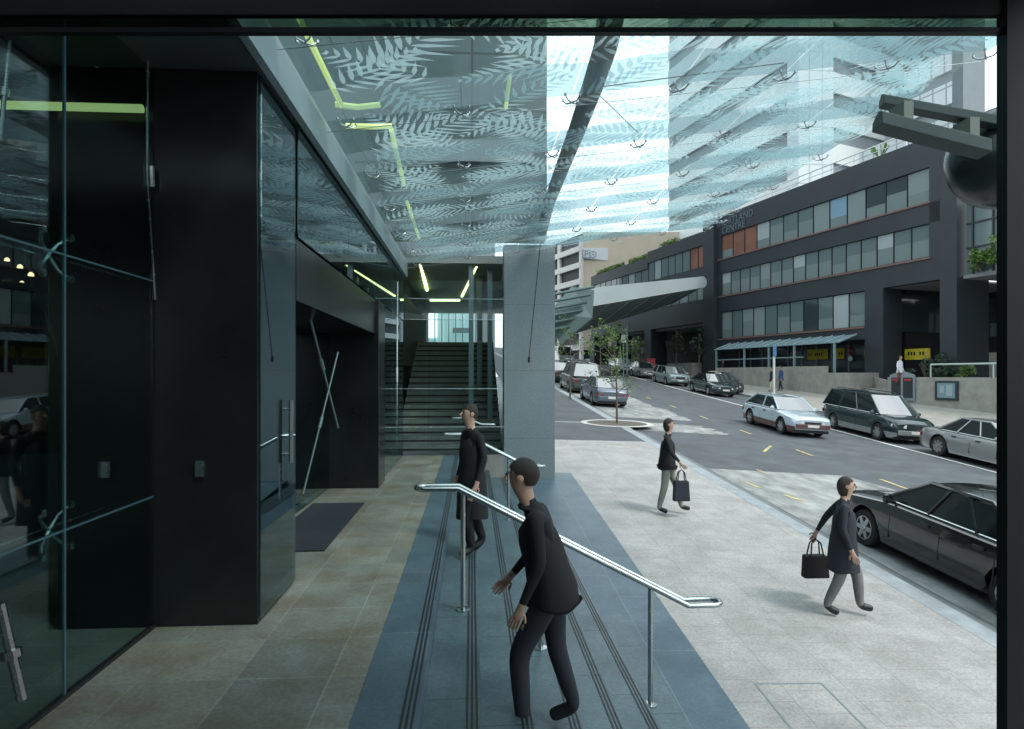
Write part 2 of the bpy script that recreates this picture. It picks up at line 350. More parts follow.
# column
m=MB(); m.box(.70,1.83,13.62,14.19,-1.2,4.62); gc=m.build('granite_column',GRAN,B,bevel=.01)
s_=MB()
for zz in (.35,1.85,3.3): s_.box(.698,1.832,13.618,13.8,zz,zz+.008)
s_.build('panel_joint',DKERB,gc)
m=MB(); m.box(.05,.699,13.585,13.62,-.9,0.0); m.build('cheek_wall',CONC,B)
# lobby shell
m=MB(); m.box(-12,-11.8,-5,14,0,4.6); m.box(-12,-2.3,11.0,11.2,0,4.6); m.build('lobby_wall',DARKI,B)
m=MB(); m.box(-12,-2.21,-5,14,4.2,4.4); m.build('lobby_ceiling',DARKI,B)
m=MB(); m.box(-12,2.3,-5.2,-5.0,-2,4.6); m.build('rear_wall',DARKI,B)  # unseen wall added behind the viewer to keep sky light off the terrace
m=MB(); m.box(-2.25,2.42,-5,2.3,3.35,3.6); m.build('porch_shade_slab',SOFF,B)  # unseen slab added over the viewer to shade the terrace
# corridor
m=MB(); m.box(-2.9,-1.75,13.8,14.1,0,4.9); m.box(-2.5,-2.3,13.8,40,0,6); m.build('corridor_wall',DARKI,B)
CEI=mat('corridor_ceiling_paint',(.5,.55,.5),.6)
m=MB(); m.box(-2.4,1.59,14.85,27,4.42,4.6); m.build('corridor_ceiling',CEI,B)
m=MB(); m.box(1.60,1.80,14.2,32,-.8,4.6); m.build('corridor_wall',GRAN,B)
STD=mat('stair_stone',(.22,.235,.21),.6,var=.2,scale=3)
m=MB()
for i in range(17): m.box(-1.75,.69,14.3+i*.36,14.3+(i+1)*.36+ (30 if i==16 else 0),-.0,.165*(i+1))
NS=MB()
for i in range(17): NS.box(-1.74,.68,14.297+i*.36,14.34+i*.36,.165*(i+1)+.0005,.165*(i+1)+.004); NS.box(-1.74,.68,14.2925+i*.36,14.297+i*.36,.165*i+.02,.165*i+.06)
struct(NS.build('stair_nosings',PLAST),'dark nosing lines across the dim corridor stair','stair nosings')
struct(m.build('corridor_stair',STD),'dim stone stair rising into the corridor behind the glass','stair')
for (x,y) in ((-.02,15.2),(.2,17),(.25,19),(.3,21.5),(.45,15.6)):
    m=MB(); m.box(x-.06,x+.06,y-.1,y+.1,0,4.41)
    tag(m.build('corridor_post',FASC),'slim grey post standing %s in the corridor'%{-.02:'nearest the stair foot',.2:'second deepest',.25:'midway along the right side',.3:'farthest back',.45:'close beside the granite column'}[x],'post')
# corridor clutter: dark left mass
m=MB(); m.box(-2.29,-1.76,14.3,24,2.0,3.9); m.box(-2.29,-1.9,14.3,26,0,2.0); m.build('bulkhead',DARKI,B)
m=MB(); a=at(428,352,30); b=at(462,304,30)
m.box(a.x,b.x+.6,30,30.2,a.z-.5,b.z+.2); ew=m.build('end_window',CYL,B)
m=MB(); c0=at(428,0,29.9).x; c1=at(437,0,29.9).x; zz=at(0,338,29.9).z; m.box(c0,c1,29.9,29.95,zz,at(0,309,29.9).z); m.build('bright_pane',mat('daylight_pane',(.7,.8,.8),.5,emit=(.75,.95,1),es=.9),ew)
m=MB()
for i in range(7): m.box(a.x+i*.33,a.x+i*.33+.05,29.85,29.9,a.z-.5,b.z+.2)
m.box(a.x+1.2,b.x+.5,29.8,29.85,a.z+.9,a.z+1.15); m.build('mullions',FASC,ew)
# light strips
def strip(pts,r,label):
    m=MB(); m.tube(pts,r,6); return tag(m.build('light_strip',YG2 if 'corridor' in label else YG),label,'light',group='yellow green light strips')
strip([at(420,262,14.9),at(427,290,19.3)],.05,'yellow green light strip on left edge of corridor ceiling')
strip([at(478,262,14.9),at(462,296,21)],.05,'yellow green light strip on right edge of corridor ceiling')
strip([at(430,300,21.9),at(460,300,21.9)],.05,'yellow green light strip across far end of the corridor ceiling')
strip([(-1.33,4.9,4.50),(-1.33,6.4,4.50)],.03,'long yellow green light strip above nearest canopy glass')
strip([(-1.40,6.45,4.52),(-1.18,6.5,4.52),(-.95,6.5,4.55)],.03,'short crosswise light strip above canopy, nearer of the pair')
strip([(-1.40,7.0,4.52),(-1.1,7.0,4.52),(-.9,7.05,4.55)],.03,'short crosswise light strip above canopy, farther of the pair')
strip([(-.92,7.15,4.55),(-1.0,9.2,4.55)],.03,'light strip above canopy running back from crosswise pair')
strip([(-1.05,10.1,4.55),(-1.08,12.8,4.55)],.03,'last light strip above canopy before the tower wall')
strip([(.36,5.9,4.6),(.36,6.6,4.6)],.02,'small green glow strip above middle of the canopy')
p=at(80,118,4.38); strip([(-7.5,4.38,p.z),(-2.24,4.38,p.z)],.028,'bright horizontal yellow green tube behind the glass wall')
# lobby bits
k=0
for (px,py,z) in ((7,261,9),(20,268,8.5),(31,276,8),(3,284,10.4),(22,284,10),(14,289,10.8),(101,241,6.6),(124,243,7),(152,351,7.4)):
    q=at(px,py,z); m=MB(); m.lathe([(.0,0),(.035,0),(.03,.03),(.012,.05),(0,.05)],q,n=10)
    tag(m.build('downlight',WARM),'tiny warm downlight glowing in the dark lobby, %s'%['far left upper row','second of upper row','third of upper row beside glass joint','far left lower row','right of lower row','lowest one','beside portal, left of pair','beside portal, right of pair','low on the black portal'][k],'light',group='lobby downlights'); k+=1
# escalator balustrade inside
es=thing('escalator',(-5,7.5,0),'dim escalator with curved handrail inside the lobby','escalator')
m=MB(); m.prism([(-4.3,7.3,0),(-4.3,7.3,.9),(-7,10.2,3.2),(-7.4,10.6,3.2),(-7.4,10.6,2.2),(-4.8,7.8,0)],(-.9,-.6,0)); m.build('truss',mat('esc_dark',(.03,.036,.038),.4),es)
for dx in (0,-.8):
    m=MB(); m.tube([(-4.1+dx,7.1+dx*.6,.2),(-3.95+dx,6.95+dx*.6,.6),(-4.1+dx,7.1+dx*.6,1.0),(-4.6+dx,7.6+dx*.6,1.3),(-7+dx,10.2+dx*.6,3.6)],.035,8); m.build('handrail',EDGE,es,smooth=True)
# rods inside
RODM=mat('dull_rod',(.13,.19,.20),.35,.6)
def rod(pts,r,label,m_=STEEL,nm='tension_rod',g='tension rods of the glass wall'):
    m=MB(); m.tube(pts,r,8); m_=RODM if 'doorway' in label else m_
    m.tube([Vector(pts[0]).lerp(Vector(pts[-1]),.48),Vector(pts[0]).lerp(Vector(pts[-1]),.56)],r*1.9,8)
    return tag(m.build(nm,m_,smooth=True),label,'rod',group=g)
rod([at(148,40,4.2),at(147,175,4.3),at(155,300,4.3)],.010,'thin bright rod hanging in front of the black portal interior')
rod([at(10,40,3.6),at(0,140,3.6)],.012,'short rod at far upper left behind the glass wall')
rod([at(0,604,2.9),at(22,700,2.9)],.022,'thick rod foot at lower left behind the glass wall')
rod([at(303,290,7.0),at(338,428,7.6)],.014,'rod crossing the doorway from lintel towards far jamb')
rod([at(338,352,7.6),at(303,494,6.9)],.011,'opposite crossing rod in the doorway')
for dx,nm in ((0,'left one'),(.09,'right one')):
    rod([(-1.56+dx,12.4,3.6),(-1.58+dx,12.4,.05)],.014,'upright bright rod beyond the far black jamb, %s'%nm)
# door handle sidelight on portal side
m=MB(); m.tube([(-1.44,5.05,1.05),(-1.44,5.05,1.55)],.018,8); m.tube([(-1.50,5.05,1.12),(-1.44,5.05,1.12)],.01,6); m.tube([(-1.50,5.05,1.48),(-1.44,5.05,1.48)],.01,6)
tag(m.build('pull_handle',mat('brushed_handle',(.16,.19,.19),.4,.8),smooth=True),'short upright steel pull handle on the polished portal side','handle')
m=MB(); m.box(-1.60,-1.50,10.42,13.4,.0,3.85); m.T=None
# glass wall
GW=thing('glass_wall',(-2.2,0,0),'frameless glass wall with steel spider fittings left of the terrace','glass wall')
ed=[-3.2,-.9,1.2,3.507,4.44]; zs=[0.02,.91,2.40,3.86]
for i in range(4):
    for j in range(3):
        m=MB(); m.box(-2.209,-2.199,ed[i]+.006,ed[i+1]-.006,zs[j]+.006,zs[j+1]-.006); m.build('glass_panel',WG,GW)
m=MB()
for y in (1.2,3.507): m.box(-2.21,-2.198,y-.007,y+.007,.02,3.86)
for z in zs[1:3]: m.box(-2.211,-2.197,-3.2,4.44,z-.005,z+.005)
m.build('joint_seal',EDGE,GW)
m=MB(); m.box(-2.225,-2.185,-5,4.44,0,.02); m.build('base_channel',PLAST,GW)
def spider(c,ax,r=.16,rt=.010,puck=.022):
    m=MB(); c=Vector(c)
    for sx in (-1,1):
        for sz in (-1,1):
            d={'x':Vector((0,sx*.72,sz*.72)),'z':Vector((sx*.72,sz*.72,0))}[ax]*r
            off=Vector((-.07,0,0)) if ax=='x' else Vector((0,0,-.07))
            m.tube([c+off,c+off*.9+d*.6,c+off*.4+d],[rt*1.4,rt*1.1,rt],6)
            m.lathe([(puck,0),(puck,.02)],c+d+off*.3-(Vector((.01,0,0)) if ax=='x' else Vector((0,0,.01))),ax=ax,n=8)
    return m
for y in (1.2,3.507):
    for z in (.91,2.40): spider((-2.22,y,z),'x').build('spider_fitting',STEEL,GW,smooth=True)
for z in (.91,2.40):
    m=MB(); m.tube([(-2.32,-2,z),(-2.32,4.4,z)],.008,6); m.build('brace_cable',STEEL,GW)
# glass over doors + beyond far jamb
G2=thing('door_glazing',(-2.2,7.5,0),'clear glazing between the two black portal jambs above and behind the mat','glazing')
m=MB(); m.box(-2.20,-2.19,5.345,7.4,.02,2.38); m.build('door_leaf',WG,G2)
m=MB(); m.box(-2.20,-2.19,7.42,9.69,.02,2.38); m.build('door_leaf',WG,G2)
for (a,b) in ((5.36,7.5),(7.52,9.68),(9.70,11.6),(11.62,13.45)):
    m=MB(); m.box(-1.476,-1.468,a,b,2.92,3.87); m.build('transom_glass',RG,G2)
m=MB(); m.box(-1.492,-1.484,4.47,5.33,.03,3.86); m.build('side_panel',RG,G2)
m=MB(); m.box(-1.483,-1.477,10.42,13.45,.03,2.9); m.build('glass_panel',RG,G2)
m=MB(); m.box(-2.21,-2.18,7.395,7.425,.02,2.38); m.box(-2.20,-1.55,8.9,8.91,.02,2.3) if 0 else None; m.build('door_stile',EDGE,G2)
# cross partition at the stair
G3=thing('glass_partition',(-.5,13.62,0),'glass partition with horizontal cables at the foot of the dim stair','glass partition')
for (a,b) in ((-2.18,-1.0),(-.99,.04),(.05,.69)):
    m=MB(); m.box(a,b,13.56,13.57,.02 if b<.05 else .02,3.8); m.build('glass_panel',BG,G3)
m=MB()
for z in (.62,1.45,2.95,3.4): m.tube([(-1.9,13.5,z),(.7,13.5,z)],.007,6)
m.build('cable',STEEL,G3)
for z in (1.2,2.95): spider((-1.72,13.55,z),'z',.12).build('spider_fitting',STEEL,G3,smooth=True) if 0 else None
# stack of pale blocks seen left of partition
m=MB()
for i in range(6): m.box(-2.15,-1.93,13.45,13.55,1.3+i*.42,1.3+i*.42+.39)
tag(m.build('glass_block_column',mat('block_glass',(.16,.22,.26),.2)),'upright column of pale glass blocks beyond the far black jamb','column')

# ------------------------------------------------------------------ porch portal around the viewer
P=thing('porch_portal',(2.3,2.5,-1.3),'dark steel portal framing the view with a glazed slot in its header','portal')
PT=Matrix.Rotation(-YAW,4,'Z')
def pm_(): m=MB(); m.T=PT; return m
m=pm_(); m.box(-2.6,1.98,2.50,2.53,3.133,3.153); m.build('header_bar',DSTEEL,P)
m=pm_(); m.box(-2.6,1.98,2.50,2.53,3.204,3.60); m.build('header_beam',DSTEEL,P)
m=pm_(); m.box(-2.6,1.98,2.512,2.518,3.154,3.203); m.build('slot_glass',GSTR,P)
m=pm_(); m.box(1.981,2.6,2.48,2.535,-1.7,3.60); m.build('post',DSTEEL,P)
# ------------------------------------------------------------------ canopy
CZ=lambda X:4.15+.135*(X+1.45)
CA=thing('glass_canopy',(1.8,8,4.5),'glass canopy printed with white fern fronds over the steps','canopy')
cx=[-1.38,-1.19,-.10,.97,2.04,3.11,4.18,5.25]; cy=[1.5+1.5*i for i in range(9)]
def frond(m,c,ang,L,z,wid,r):
    d=Vector((math.cos(ang),math.sin(ang))); nrm=Vector((-d.y,d.x)); n=max(8,int(L/.088)); bend=r.uniform(-.5,.5)
    pts=[]
    for i in range(n+1):
        t=i/n; a=ang+bend*(t-.3); 
        p=(pts[-1][0]+Vector((math.cos(a),math.sin(a)))*L/n) if pts else Vector(c); pts.append((p,a))
    for i in range(n):
        t=i/n; p,a=pts[i]; ll=wid*(math.sin(pi*min(1,(t*.82+.22)))**.8)*r.uniform(.88,1.08)
        for s in (-1,1):
            b=a+s*(1.12-.45*t)+r.uniform(-.05,.05); e=Vector((math.cos(b),math.sin(b))); q=Vector((-e.y,e.x)); w=.022+.024*ll
            w*=(.85 if c[0]<.9 else 1.15); poly=[p,p+e*ll*.12+q*w*.6,p+e*ll*.32+q*w*.95,p+e*ll*.62+q*w*.62,p+e*ll,p+e*ll*.62-q*w*.55,p+e*ll*.32-q*w*.95,p+e*ll*.12-q*w*.6]
            zz=z-.0004*(i%2)-.0008*(s>0)
            m.add([(v.x,v.y,CZ(v.x)+zz) for v in poly],[tuple(range(8))])
r_=random.Random(3)
for j in range(8):
    y0,y1=cy[j],cy[j+1]
    for i in range(7):
        x0,x1=cx[i]+.006,cx[i+1]-.006
        m=MB(); m.mi=0
        vs=[(x0,y0+.006,CZ(x0)),(x1,y0+.006,CZ(x1)),(x1,y1-.006,CZ(x1)),(x0,y1-.006,CZ(x0))]
        m.add(vs,[(0,1,2,3)])
        m.mi=1; yb=y1-.66
        n=10 # grey-tinted darker band with a wavy near edge
        top=[]; 
        for q in range(n+1):
            xx=x0+(x1-x0)*q/n; top.append((xx,yb+.03*math.sin(xx*5+j)+r_.uniform(-.012,.012),CZ(xx)-.003))
        bot=[(x0+(x1-x0)*q/n,y1-.02,CZ(x0+(x1-x0)*q/n)-.003) for q in range(n+1)]
        m.add(top+bot,[(q,q+1,n+2+q,n+1+q) for q in range(n)])
        m.mi=2
        if i>0:
            k=5
            for q in range(k):
                a=r_.choice([0,pi])+r_.uniform(-1.0,1.0); L=r_.uniform(.8,1.3)
                c=((x0+x1)/2-math.cos(a)*L*.5+r_.uniform(-.25,.25), y0+(.3,.62,.95,1.2,.45,.8)[q]+r_.uniform(-.15,.15)-math.sin(a)*L*.5)
                frond(m,c,a,L,-.006-.0022*q-.013*((i+j*2)%3),r_.uniform(.24,.46),r_)
        m.build('glass_panel',[CG,FB,FR],CA)
for j in range(2,9):
    for i in range(1,8):
        y=cy[j] if j<8 else 13.45; X=cx[i]-.02*(i==7)
        m=spider((X,y,CZ(X)-.0),'z',.10,.006,.013)
        m.build('spider_fitting',STEEL,CA,smooth=True)
for j in range(2,9):
    m=MB(); y=cy[j]-.02; m.tube([(-1.38,y+.02,CZ(-1.38)-.1),(5.2,y+.02,CZ(5.2)-.1)],.003,6); m.build('tie_rod',STEEL,CA)
pts=[at(612,10,5.0),at(606,45,5.8),at(592,88,7.0),at(577,130,8.6),at(562,168,10.4),at(549,203,12.4),at(542,232,13.9)]
for q in pts: q.z=max(q.z,CZ(q.x)+.16)
m=MB(); 
for i in range(len(pts)-1): pass
m.tube(pts,[.115,.115,.12,.12,.12,.115,.11],12); m.build('arched_arm',mat('arm_paint',(.055,.075,.08),.5),CA,smooth=True)
for (i,j) in ((4,4),(5,3),(3,6)):
    X=cx[i]; y=cy[j]; q=pts[2] if j<5 else pts[4]
    m=MB(); m.tube([(X,y,CZ(X)+.1),(q.x,q.y,q.z+.0)],.006,6); m.build('stay_rod',DSTEEL,CA)
a=at(541,238,13.4); b=at(529,357,13.4); m=MB(); m.tube([a,b],.010,6); m.tube([b,b+Vector((.0,0,-.12))],.03,6); m.build('hanging_cable',PLAST,CA)

# ------------------------------------------------------------------ handrails
def handrail(Y,label,xend,zend,xa=-.38,full=True):
    H=thing('handrail',(-.07,Y,-.165),label,'handrail',group='stainless handrails on the steps')
    za=.834; sl=(zend-za)/( (xend-.22)-(-.11))
    path=[]; w=.07
    L=[(xa,za),(-.11,za),(xend-.22,zend),(xend,zend)]
    def side(yy,pts): return [(x,yy,z) for x,z in pts]
    front=side(Y-w,L); back=side(Y+w,L[::-1])
    def arc(x,z,s):
        return [(x+s*w*math.sin(t)*1.0,Y-w*math.cos(t)*(1),z) for t in [pi*i/8 for i in range(1,8)]]
    p=front+arc(xend,zend,1)+back+[(x,2*Y-y,z) for x,y,z in arc(xa,za,-1)]
    m=MB(); m.tube(p,.022,10,closed=True); m.build('rail',STEEL,H,smooth=True)
    posts=[(-.074,-.165),(.564,-.495),(1.48,-.99)]
    for x,zb in posts:
        if x>xend-.15: continue
        zt=za if x<-.11 else za+sl*(x+.11)
        m=MB(); m.tube([(x,Y,zb+.012),(x,Y,zt-.03)],.021,10); m.tube([(x,Y-w,zt-.005),(x,Y,zt-.035),(x,Y+w,zt-.005)],.009,8); pp=m.build('post',STEEL,H,smooth=True)
        m=MB(); m.lathe([(.0,0),(.058,0),(.058,.010),(.03,.016),(.0,.016)],(x,Y,zb),n=16); m.build('base_flange',STEEL,pp,smooth=True)
    return H
handrail(5.07,'nearest stainless steel handrail crossing the steps on three posts',2.0,-.15)
handrail(9.6,'middle stainless steel handrail, shorter, farther along the steps',1.06,.34)
handrail(13.2,'small farthest stainless handrail in front of the glass partition',.42,.70)

# ------------------------------------------------------------------ bracket rails + dome at right
S=thing('rail_bracket_lamp',(3.9,4.6,-.9),'pair of grey metal rails bracketed beside a large dark globe','bracket')
def bar(px0,py0,px1,py1,z0,z1,h,t,nm):
    a=at(px0,py0,z0); b=at(px1,py1,z1); d=(b-a).normalized(); n=Vector((0,0,1)); s=d.cross(n).normalized()
    m=MB(); prof=[(-t,0),(t,0),(t*.9,h*.8),(t*.2,h),(-t*.9,h*.55)]
    m.prism([a+s*x+n*y for x,y in prof],b-a); return m.build(nm,mat(nm+'_m',(.045,.06,.058),.5,.2,spec=.3),S,bevel=.006)
bar(881,106,1020,132,4.6,4.4,.085,.055,'upper_rail'); bar(877,128,985,156,4.3,4.2,.11,.085,'lower_rail')
for (px,py) in ((901,118),(966,134)):
    a=at(px,py,4.45); m=MB(); m.box(a.x-.035,a.x+.035,a.y-.08,a.y+.08,a.z-.06,a.z+.09); m.build('spacer_block',mat('spacer',(.14,.155,.13),.5),S)
a=at(1004,158,4.7); m=MB(); pr=[(.38*math.sin(pi*i/16),-.38*math.cos(pi*i/16)) for i in range(17)]; pr[0]=(.001,-.38); pr[-1]=(.001,.38); m.lathe(pr,a,n=32); m.build('globe',mat('globe_dark',(.02,.025,.027),.25),S,smooth=True)
a=at(1040,0,4.4); m=MB(); m.tube([(a.x,a.y,-1.4),(a.x,a.y,4.0)],.06,12); m.build('pole',DSTEEL,S,smooth=True)
m=MB(); q=at(1010,132,4.4); m.tube([q,(a.x,a.y,q.z)],.04,8); m.build('arm',DSTEEL,S)
exec_more=True
# ------------------------------------------------------------------ dark office building
FA=Vector((27.7,34.9,0)); FD=Vector((-.2586,.966,0)).normalized(); FN=Vector((-FD.y,FD.x,0)) ; FN=-FN if FN.x>0 else FN
FT=Matrix(((FD.x,FN.x,0,FA.x),(FD.y,FN.y,0,FA.y),(0,0,1,0),(0,0,0,1)))
def fm(): m=MB(); m.T=FT; return m
O=thing('office_building',(27.7,34.9,0),'long dark slate office building with ribbon windows across the road','building')
TOP=16.1; UE=22.4
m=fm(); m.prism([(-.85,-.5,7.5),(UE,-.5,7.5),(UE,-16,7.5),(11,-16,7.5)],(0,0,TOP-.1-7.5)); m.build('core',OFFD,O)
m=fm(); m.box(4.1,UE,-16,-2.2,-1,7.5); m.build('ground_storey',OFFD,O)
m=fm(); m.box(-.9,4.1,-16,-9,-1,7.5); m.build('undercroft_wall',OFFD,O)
for (z0,z1) in ((14.3,TOP),(10.9,12.12),(7.42,8.77)):
    m=fm(); m.box(.1 if 1 else 0,UE-1.2,-.6,0,z0,z1); m.build('spandrel',OFFC,O)
    if z0>8: pass
m=fm(); m.box(5.3,UE-1.2,-.6,.002,4.15,4.92); m.build('spandrel',OFFC,O)
for z in (12.12,8.77,4.92):
    m=fm(); m.box(.7 if z>5 else 5.3,20.9,-.1,.07,z-.02,z+.09); m.build('sill',CORT,O)
m=fm(); m.box(-.9,.1,-.8,.05,-1,TOP); m.box(-.9,.1,-2.6,-.8,-1,7.5); m.build('pier',OFFC,O)
m=fm(); m.box(21.0,UE+.2,-.8,.35,-1,TOP); m.build('pier',OFFC,O)
m=fm(); m.box(3.9,5.3,-1.6,.02,-1,7.42); m.build('pier',OFFC,O)
m=fm(); m.box(20.4,21.0,-.6,0,4.92,14.3); m.build('pier',OFFC,O); m=fm(); m.box(.1,.8,-.6,-.0,8.77,14.3); m.build('pier',OFFC,O)
m=fm(); m.box(.1,4.0,-9,-.6,7.40,7.499); m.build('soffit',SOFFL,O)
W_H=winmat('half_blind',(.15,.195,.195),.2,.6)
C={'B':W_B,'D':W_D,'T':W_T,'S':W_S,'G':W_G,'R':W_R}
def row(u0,u1,n,z0,z1,seq,par,half=None,dy=-.14):
    w=(u1-u0)/n
    for i in range(n):
        a=u0+i*w; b=a+w; k=seq[i%len(seq)]
        m=fm(); m.mi=0; m.box(a+.04,b-.04,dy-.03,dy,z0+.05,z1-.03); m.mi=1
        m.box(a-.0,a+.04,dy-.05,dy+.04,z0,z1); m.box(a+.041,b-.001,dy-.05,dy+.03,z0+.001,z0+.06)
        m.mi=2
        if half and half[i%len(half)]!='-':
            h=(z1-z0)*{'a':.35,'b':.55,'c':.75}[half[i%len(half)]]; m.box(a+.05,b-.05,dy+.001,dy+.008,z0+.07,z0+h)
        m.build('window',[C[k],OFFC,W_H],par)
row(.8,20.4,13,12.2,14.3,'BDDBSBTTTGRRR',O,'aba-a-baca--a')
row(.8,20.4,16,8.86,10.9,'TTGTTTTTGTTBTTTG',O,'bbbbbabbbbbabbbb')
row(5.3,20.4,11,5.0,7.4,'TGTDTTTBBTBB'[:11],O,'a-a-ab--b-a')
m=fm(); m.box(20.36,20.4,-.4,.0,12.2,14.3); m.build('frame',OFFC,O)
# undercroft window and lit interior
m=fm(); m.box(4.0,4.05,-8.9,-1.7,4.6,7.1); m.box(.4,4.0,-8.98,-8.9,4.3,7.0)
m.build('window',W_D,O)
for i in range(5):
    m=fm(); m.box(.8+i*.62,.8+i*.62+.05,-8.9,-8.8,4.3,7.0); m.build('mullion',OFFC,O)
m=fm(); m.box(1.4,3.2,-8.89,-8.86,4.4,5.3); m.build('pale_blind',W_T,O)
# shopfront
sh=fm(); sh.box(5.4,20.9,-2.19,-2.15,2.0,4.0); sh.build('shopfront_glass',W_D,O)
for i in range(11):
    m=fm(); u=5.5+i*1.5; m.box(u,u+.07,-2.15,-2.05,2.0,4.1); m.build('shopfront_mullion',FASC,O)
for (u0,u1,z0,z1) in ((10.4,12.4,2.95,3.75),(8.9,9.9,2.95,3.75),(5.6,7.2,2.9,3.6),(2.2,3.9,2.75,3.45)):
    m=fm(); m.mi=0; m.box(u0,u1,-2.1 if u0>5 else -1.95,-2.04 if u0>5 else -1.85,z0,z1); m.mi=1
    n=int((u1-u0)/.22); rr=random.Random(int(u0*10)); y=-2.035 if u0>5 else -1.845
    for i in range(n):
        if rr.random()<.75: m.box(u0+.15+i*.2,u0+.27+i*.2,y-.004,y,z0+.28,z0+.5)
    tag(m.build('shop_sign',[SIGY,DSTEEL]),{10.4:'bright yellow sign behind the awning posts, left one',8.9:'smaller yellow sign beside the red and white disc',5.6:'dull yellow sign next to the dark pier',2.2:'long dull yellow sign right of the dark pier'}[u0],'sign')
m=fm(); m.lathe([(.0,0),(.2,0),(.2,.05),(0,.05)],(8.3,-2.0,2.95),ax='y',n=14); k=m.build('shop_disc',mat('pale_disc',(.5,.7,.75),.4)); tag(k,'small pale round disc under a red hooked mark in the shop window','sign')
m=fm(); m.tube([(8.15,-2,3.2),(8.45,-2,3.35),(8.2,-2,3.55),(8.5,-2,3.75)],.07,6); m.build('red_mark',REDP,k)
# awning, posts
AW=thing('shop_awning',tuple(FT@Vector((13,0,2))),'sloping pale blue glass awning on slim posts along the shopfront','awning')
m=fm(); m.prism([(5.6,.36,4.45),(18.9,.36,4.45),(18.9,1.9,3.9),(5.6,1.9,3.9)],(0,0,.05)); m.build('glass_roof',AWN,AW)
for i in range(14):
    m=fm(); u=5.6+i; m.prism([(u,.36,4.51),(u+.07,.36,4.51),(u+.07,1.95,3.955),(u,1.95,3.955)],(0,0,.05)); m.build('rafter',BRIDG,AW)
for u in (6.0,9.6,12.2,15,18.6):
    m=fm(); m.box(u,u+.13,1.75,1.88,.2,3.89); m.build('post',FASC,AW)
m=fm(); m.box(8.8,18.5,1.78,1.84,3.0-.0,3.08); m.build('rail',FASC,AW)
# podium and walls
m=fm(); m.box(4.2,17.9,-2.1,2.6,-1.5,1.9); m.box(6,17.7,2.4,2.6,1.9,2.35)
tag(m.build('podium_wall',CONC,bevel=.01),'pale concrete podium wall under the shop awning','wall')
m=fm(); m.prism([(17.9,2.6,-1),(17.9,2.6,1.9),(22,2.6,1.55),(22,2.6,-1)],(0,-.3,0))
tag(m.build('ramp_wall',CONC),'low sloping concrete wall at the far end of the podium','wall')
m=fm(); m.box(-7,2.0,1.5,1.9,-1.5,1.62); tag(m.build('retaining_wall',CONC,bevel=.01),'concrete planter wall with notice boards below the shrubs','wall')
m=fm(); m.prism([(2.0,1.5,-1),(2.0,1.5,1.3),(4.2,.5,1.6),(4.2,.5,-1)],(0,-.3,0)); m.box(-7,4,-3,1.49,-1.5,.9)
tag(m.build('entry_ramp',CONC),'paved ramp rising beside the planter wall','ramp')
m=fm(); m.box(-8,2,-6.6,-6.4,.9,3.2); m.prism([(-6,-6,.9),(-2.4,-6,.9),(-6,-6,4.2)],(0,-.3,0)); tag(m.build('stair_wall',CONC),'grey wall with a diagonal stair under the overhang','wall')
for i in (0,1):
    m=fm(); m.prism([(-2.6+i*.7,-5.9,1.2),(-2.45+i*.7,-5.9,1.2),(-5.6+i*.7,-5.9,4.4),(-5.8+i*.7,-5.9,4.3)],(0,.12,0)); tag(m.build('stair_stringer',DSTEEL),'dark diagonal stair stringer under the overhang, %s one'%['right','left'][i],'stair')
m=fm(); m.tube([(-7,1.7,2.35),(-.6,1.7,2.35)],.05,8); m.tube([(-.6,1.7,2.35),(-.6,1.7,1.6)],.04,6); m.tube([(-4,1.7,2.35),(-4,1.7,1.6)],.04,6)
tag(m.build('guard_rail',mat('pale_rail',(.4,.48,.44),.4),smooth=True),'pale green guard rail above the planter wall','railing')
# notice boards
nb=thing('notice_board',tuple(FT@Vector((.9,2.0,0))),'arched grey double notice board on the concrete wall','notice board')
m=fm(); m.prism([(1.75,1.94,.25),(1.75,1.94,1.75),(1.3,1.94,1.9),(.95,1.94,2.0),(.6,1.94,1.9),(.15,1.94,1.75),(.15,1.94,.25)],(0,.08,0)); m.build('frame',GREY,nb)
for u in (.25,1.02):
    m=fm(); m.mi=0; m.box(u,u+.62,2.021,2.035,.4,1.6); m.mi=1; m.box(u+.08,u+.54,2.036,2.04,1.42,1.52); m.build('panel',[OFFC,REDP],nb)
nb=thing('notice_case',tuple(FT@Vector((-1.6,2.0,0))),'square dark framed glass notice case on the concrete wall','notice case')
m=fm(); m.box(-2.35,-1.05,1.91,1.99,.35,1.42); m.build('frame',OFFC,nb)
m=fm(); m.mi=0; m.box(-2.2,-1.2,1.992,2.0,.48,1.3); m.mi=1; m.box(-2.05,-1.72,2.001,2.006,.6,1.2); m.box(-1.6,-1.35,2.001,2.006,.75,1.15); m.build('glazed_panel',[AWN,W_G],nb)
# overhanging right extension with planted glass
X_=thing('glazed_wing',tuple(FT@Vector((-4,0,7))),'glazed wing with foliage behind its glass above a pale soffit','building')
m=fm(); m.box(-12,-1.0,-9,-.35,7.3,7.5); m.build('soffit',SOFFL,X_)
m=fm(); m.box(-12,-1.1,-.7,-.5,7.5,11.6); m.build('glass',W_T,X_)
for i in range(6):
    m=fm(); u=-1.5-i*1.1; m.box(u,u+.08,-.5,-.4,7.5,11.6); m.build('mullion',OFFC,X_)
for z in (9,10.4,11.6):
    m=fm(); m.box(-12,-1.1,-.49,-.42,z,z+.08); m.build('transom',OFFC,X_)
m=fm(); m.box(-12,-.95,-12,-9,-1,7.3); m.build('rear_wall',OFFD,X_)
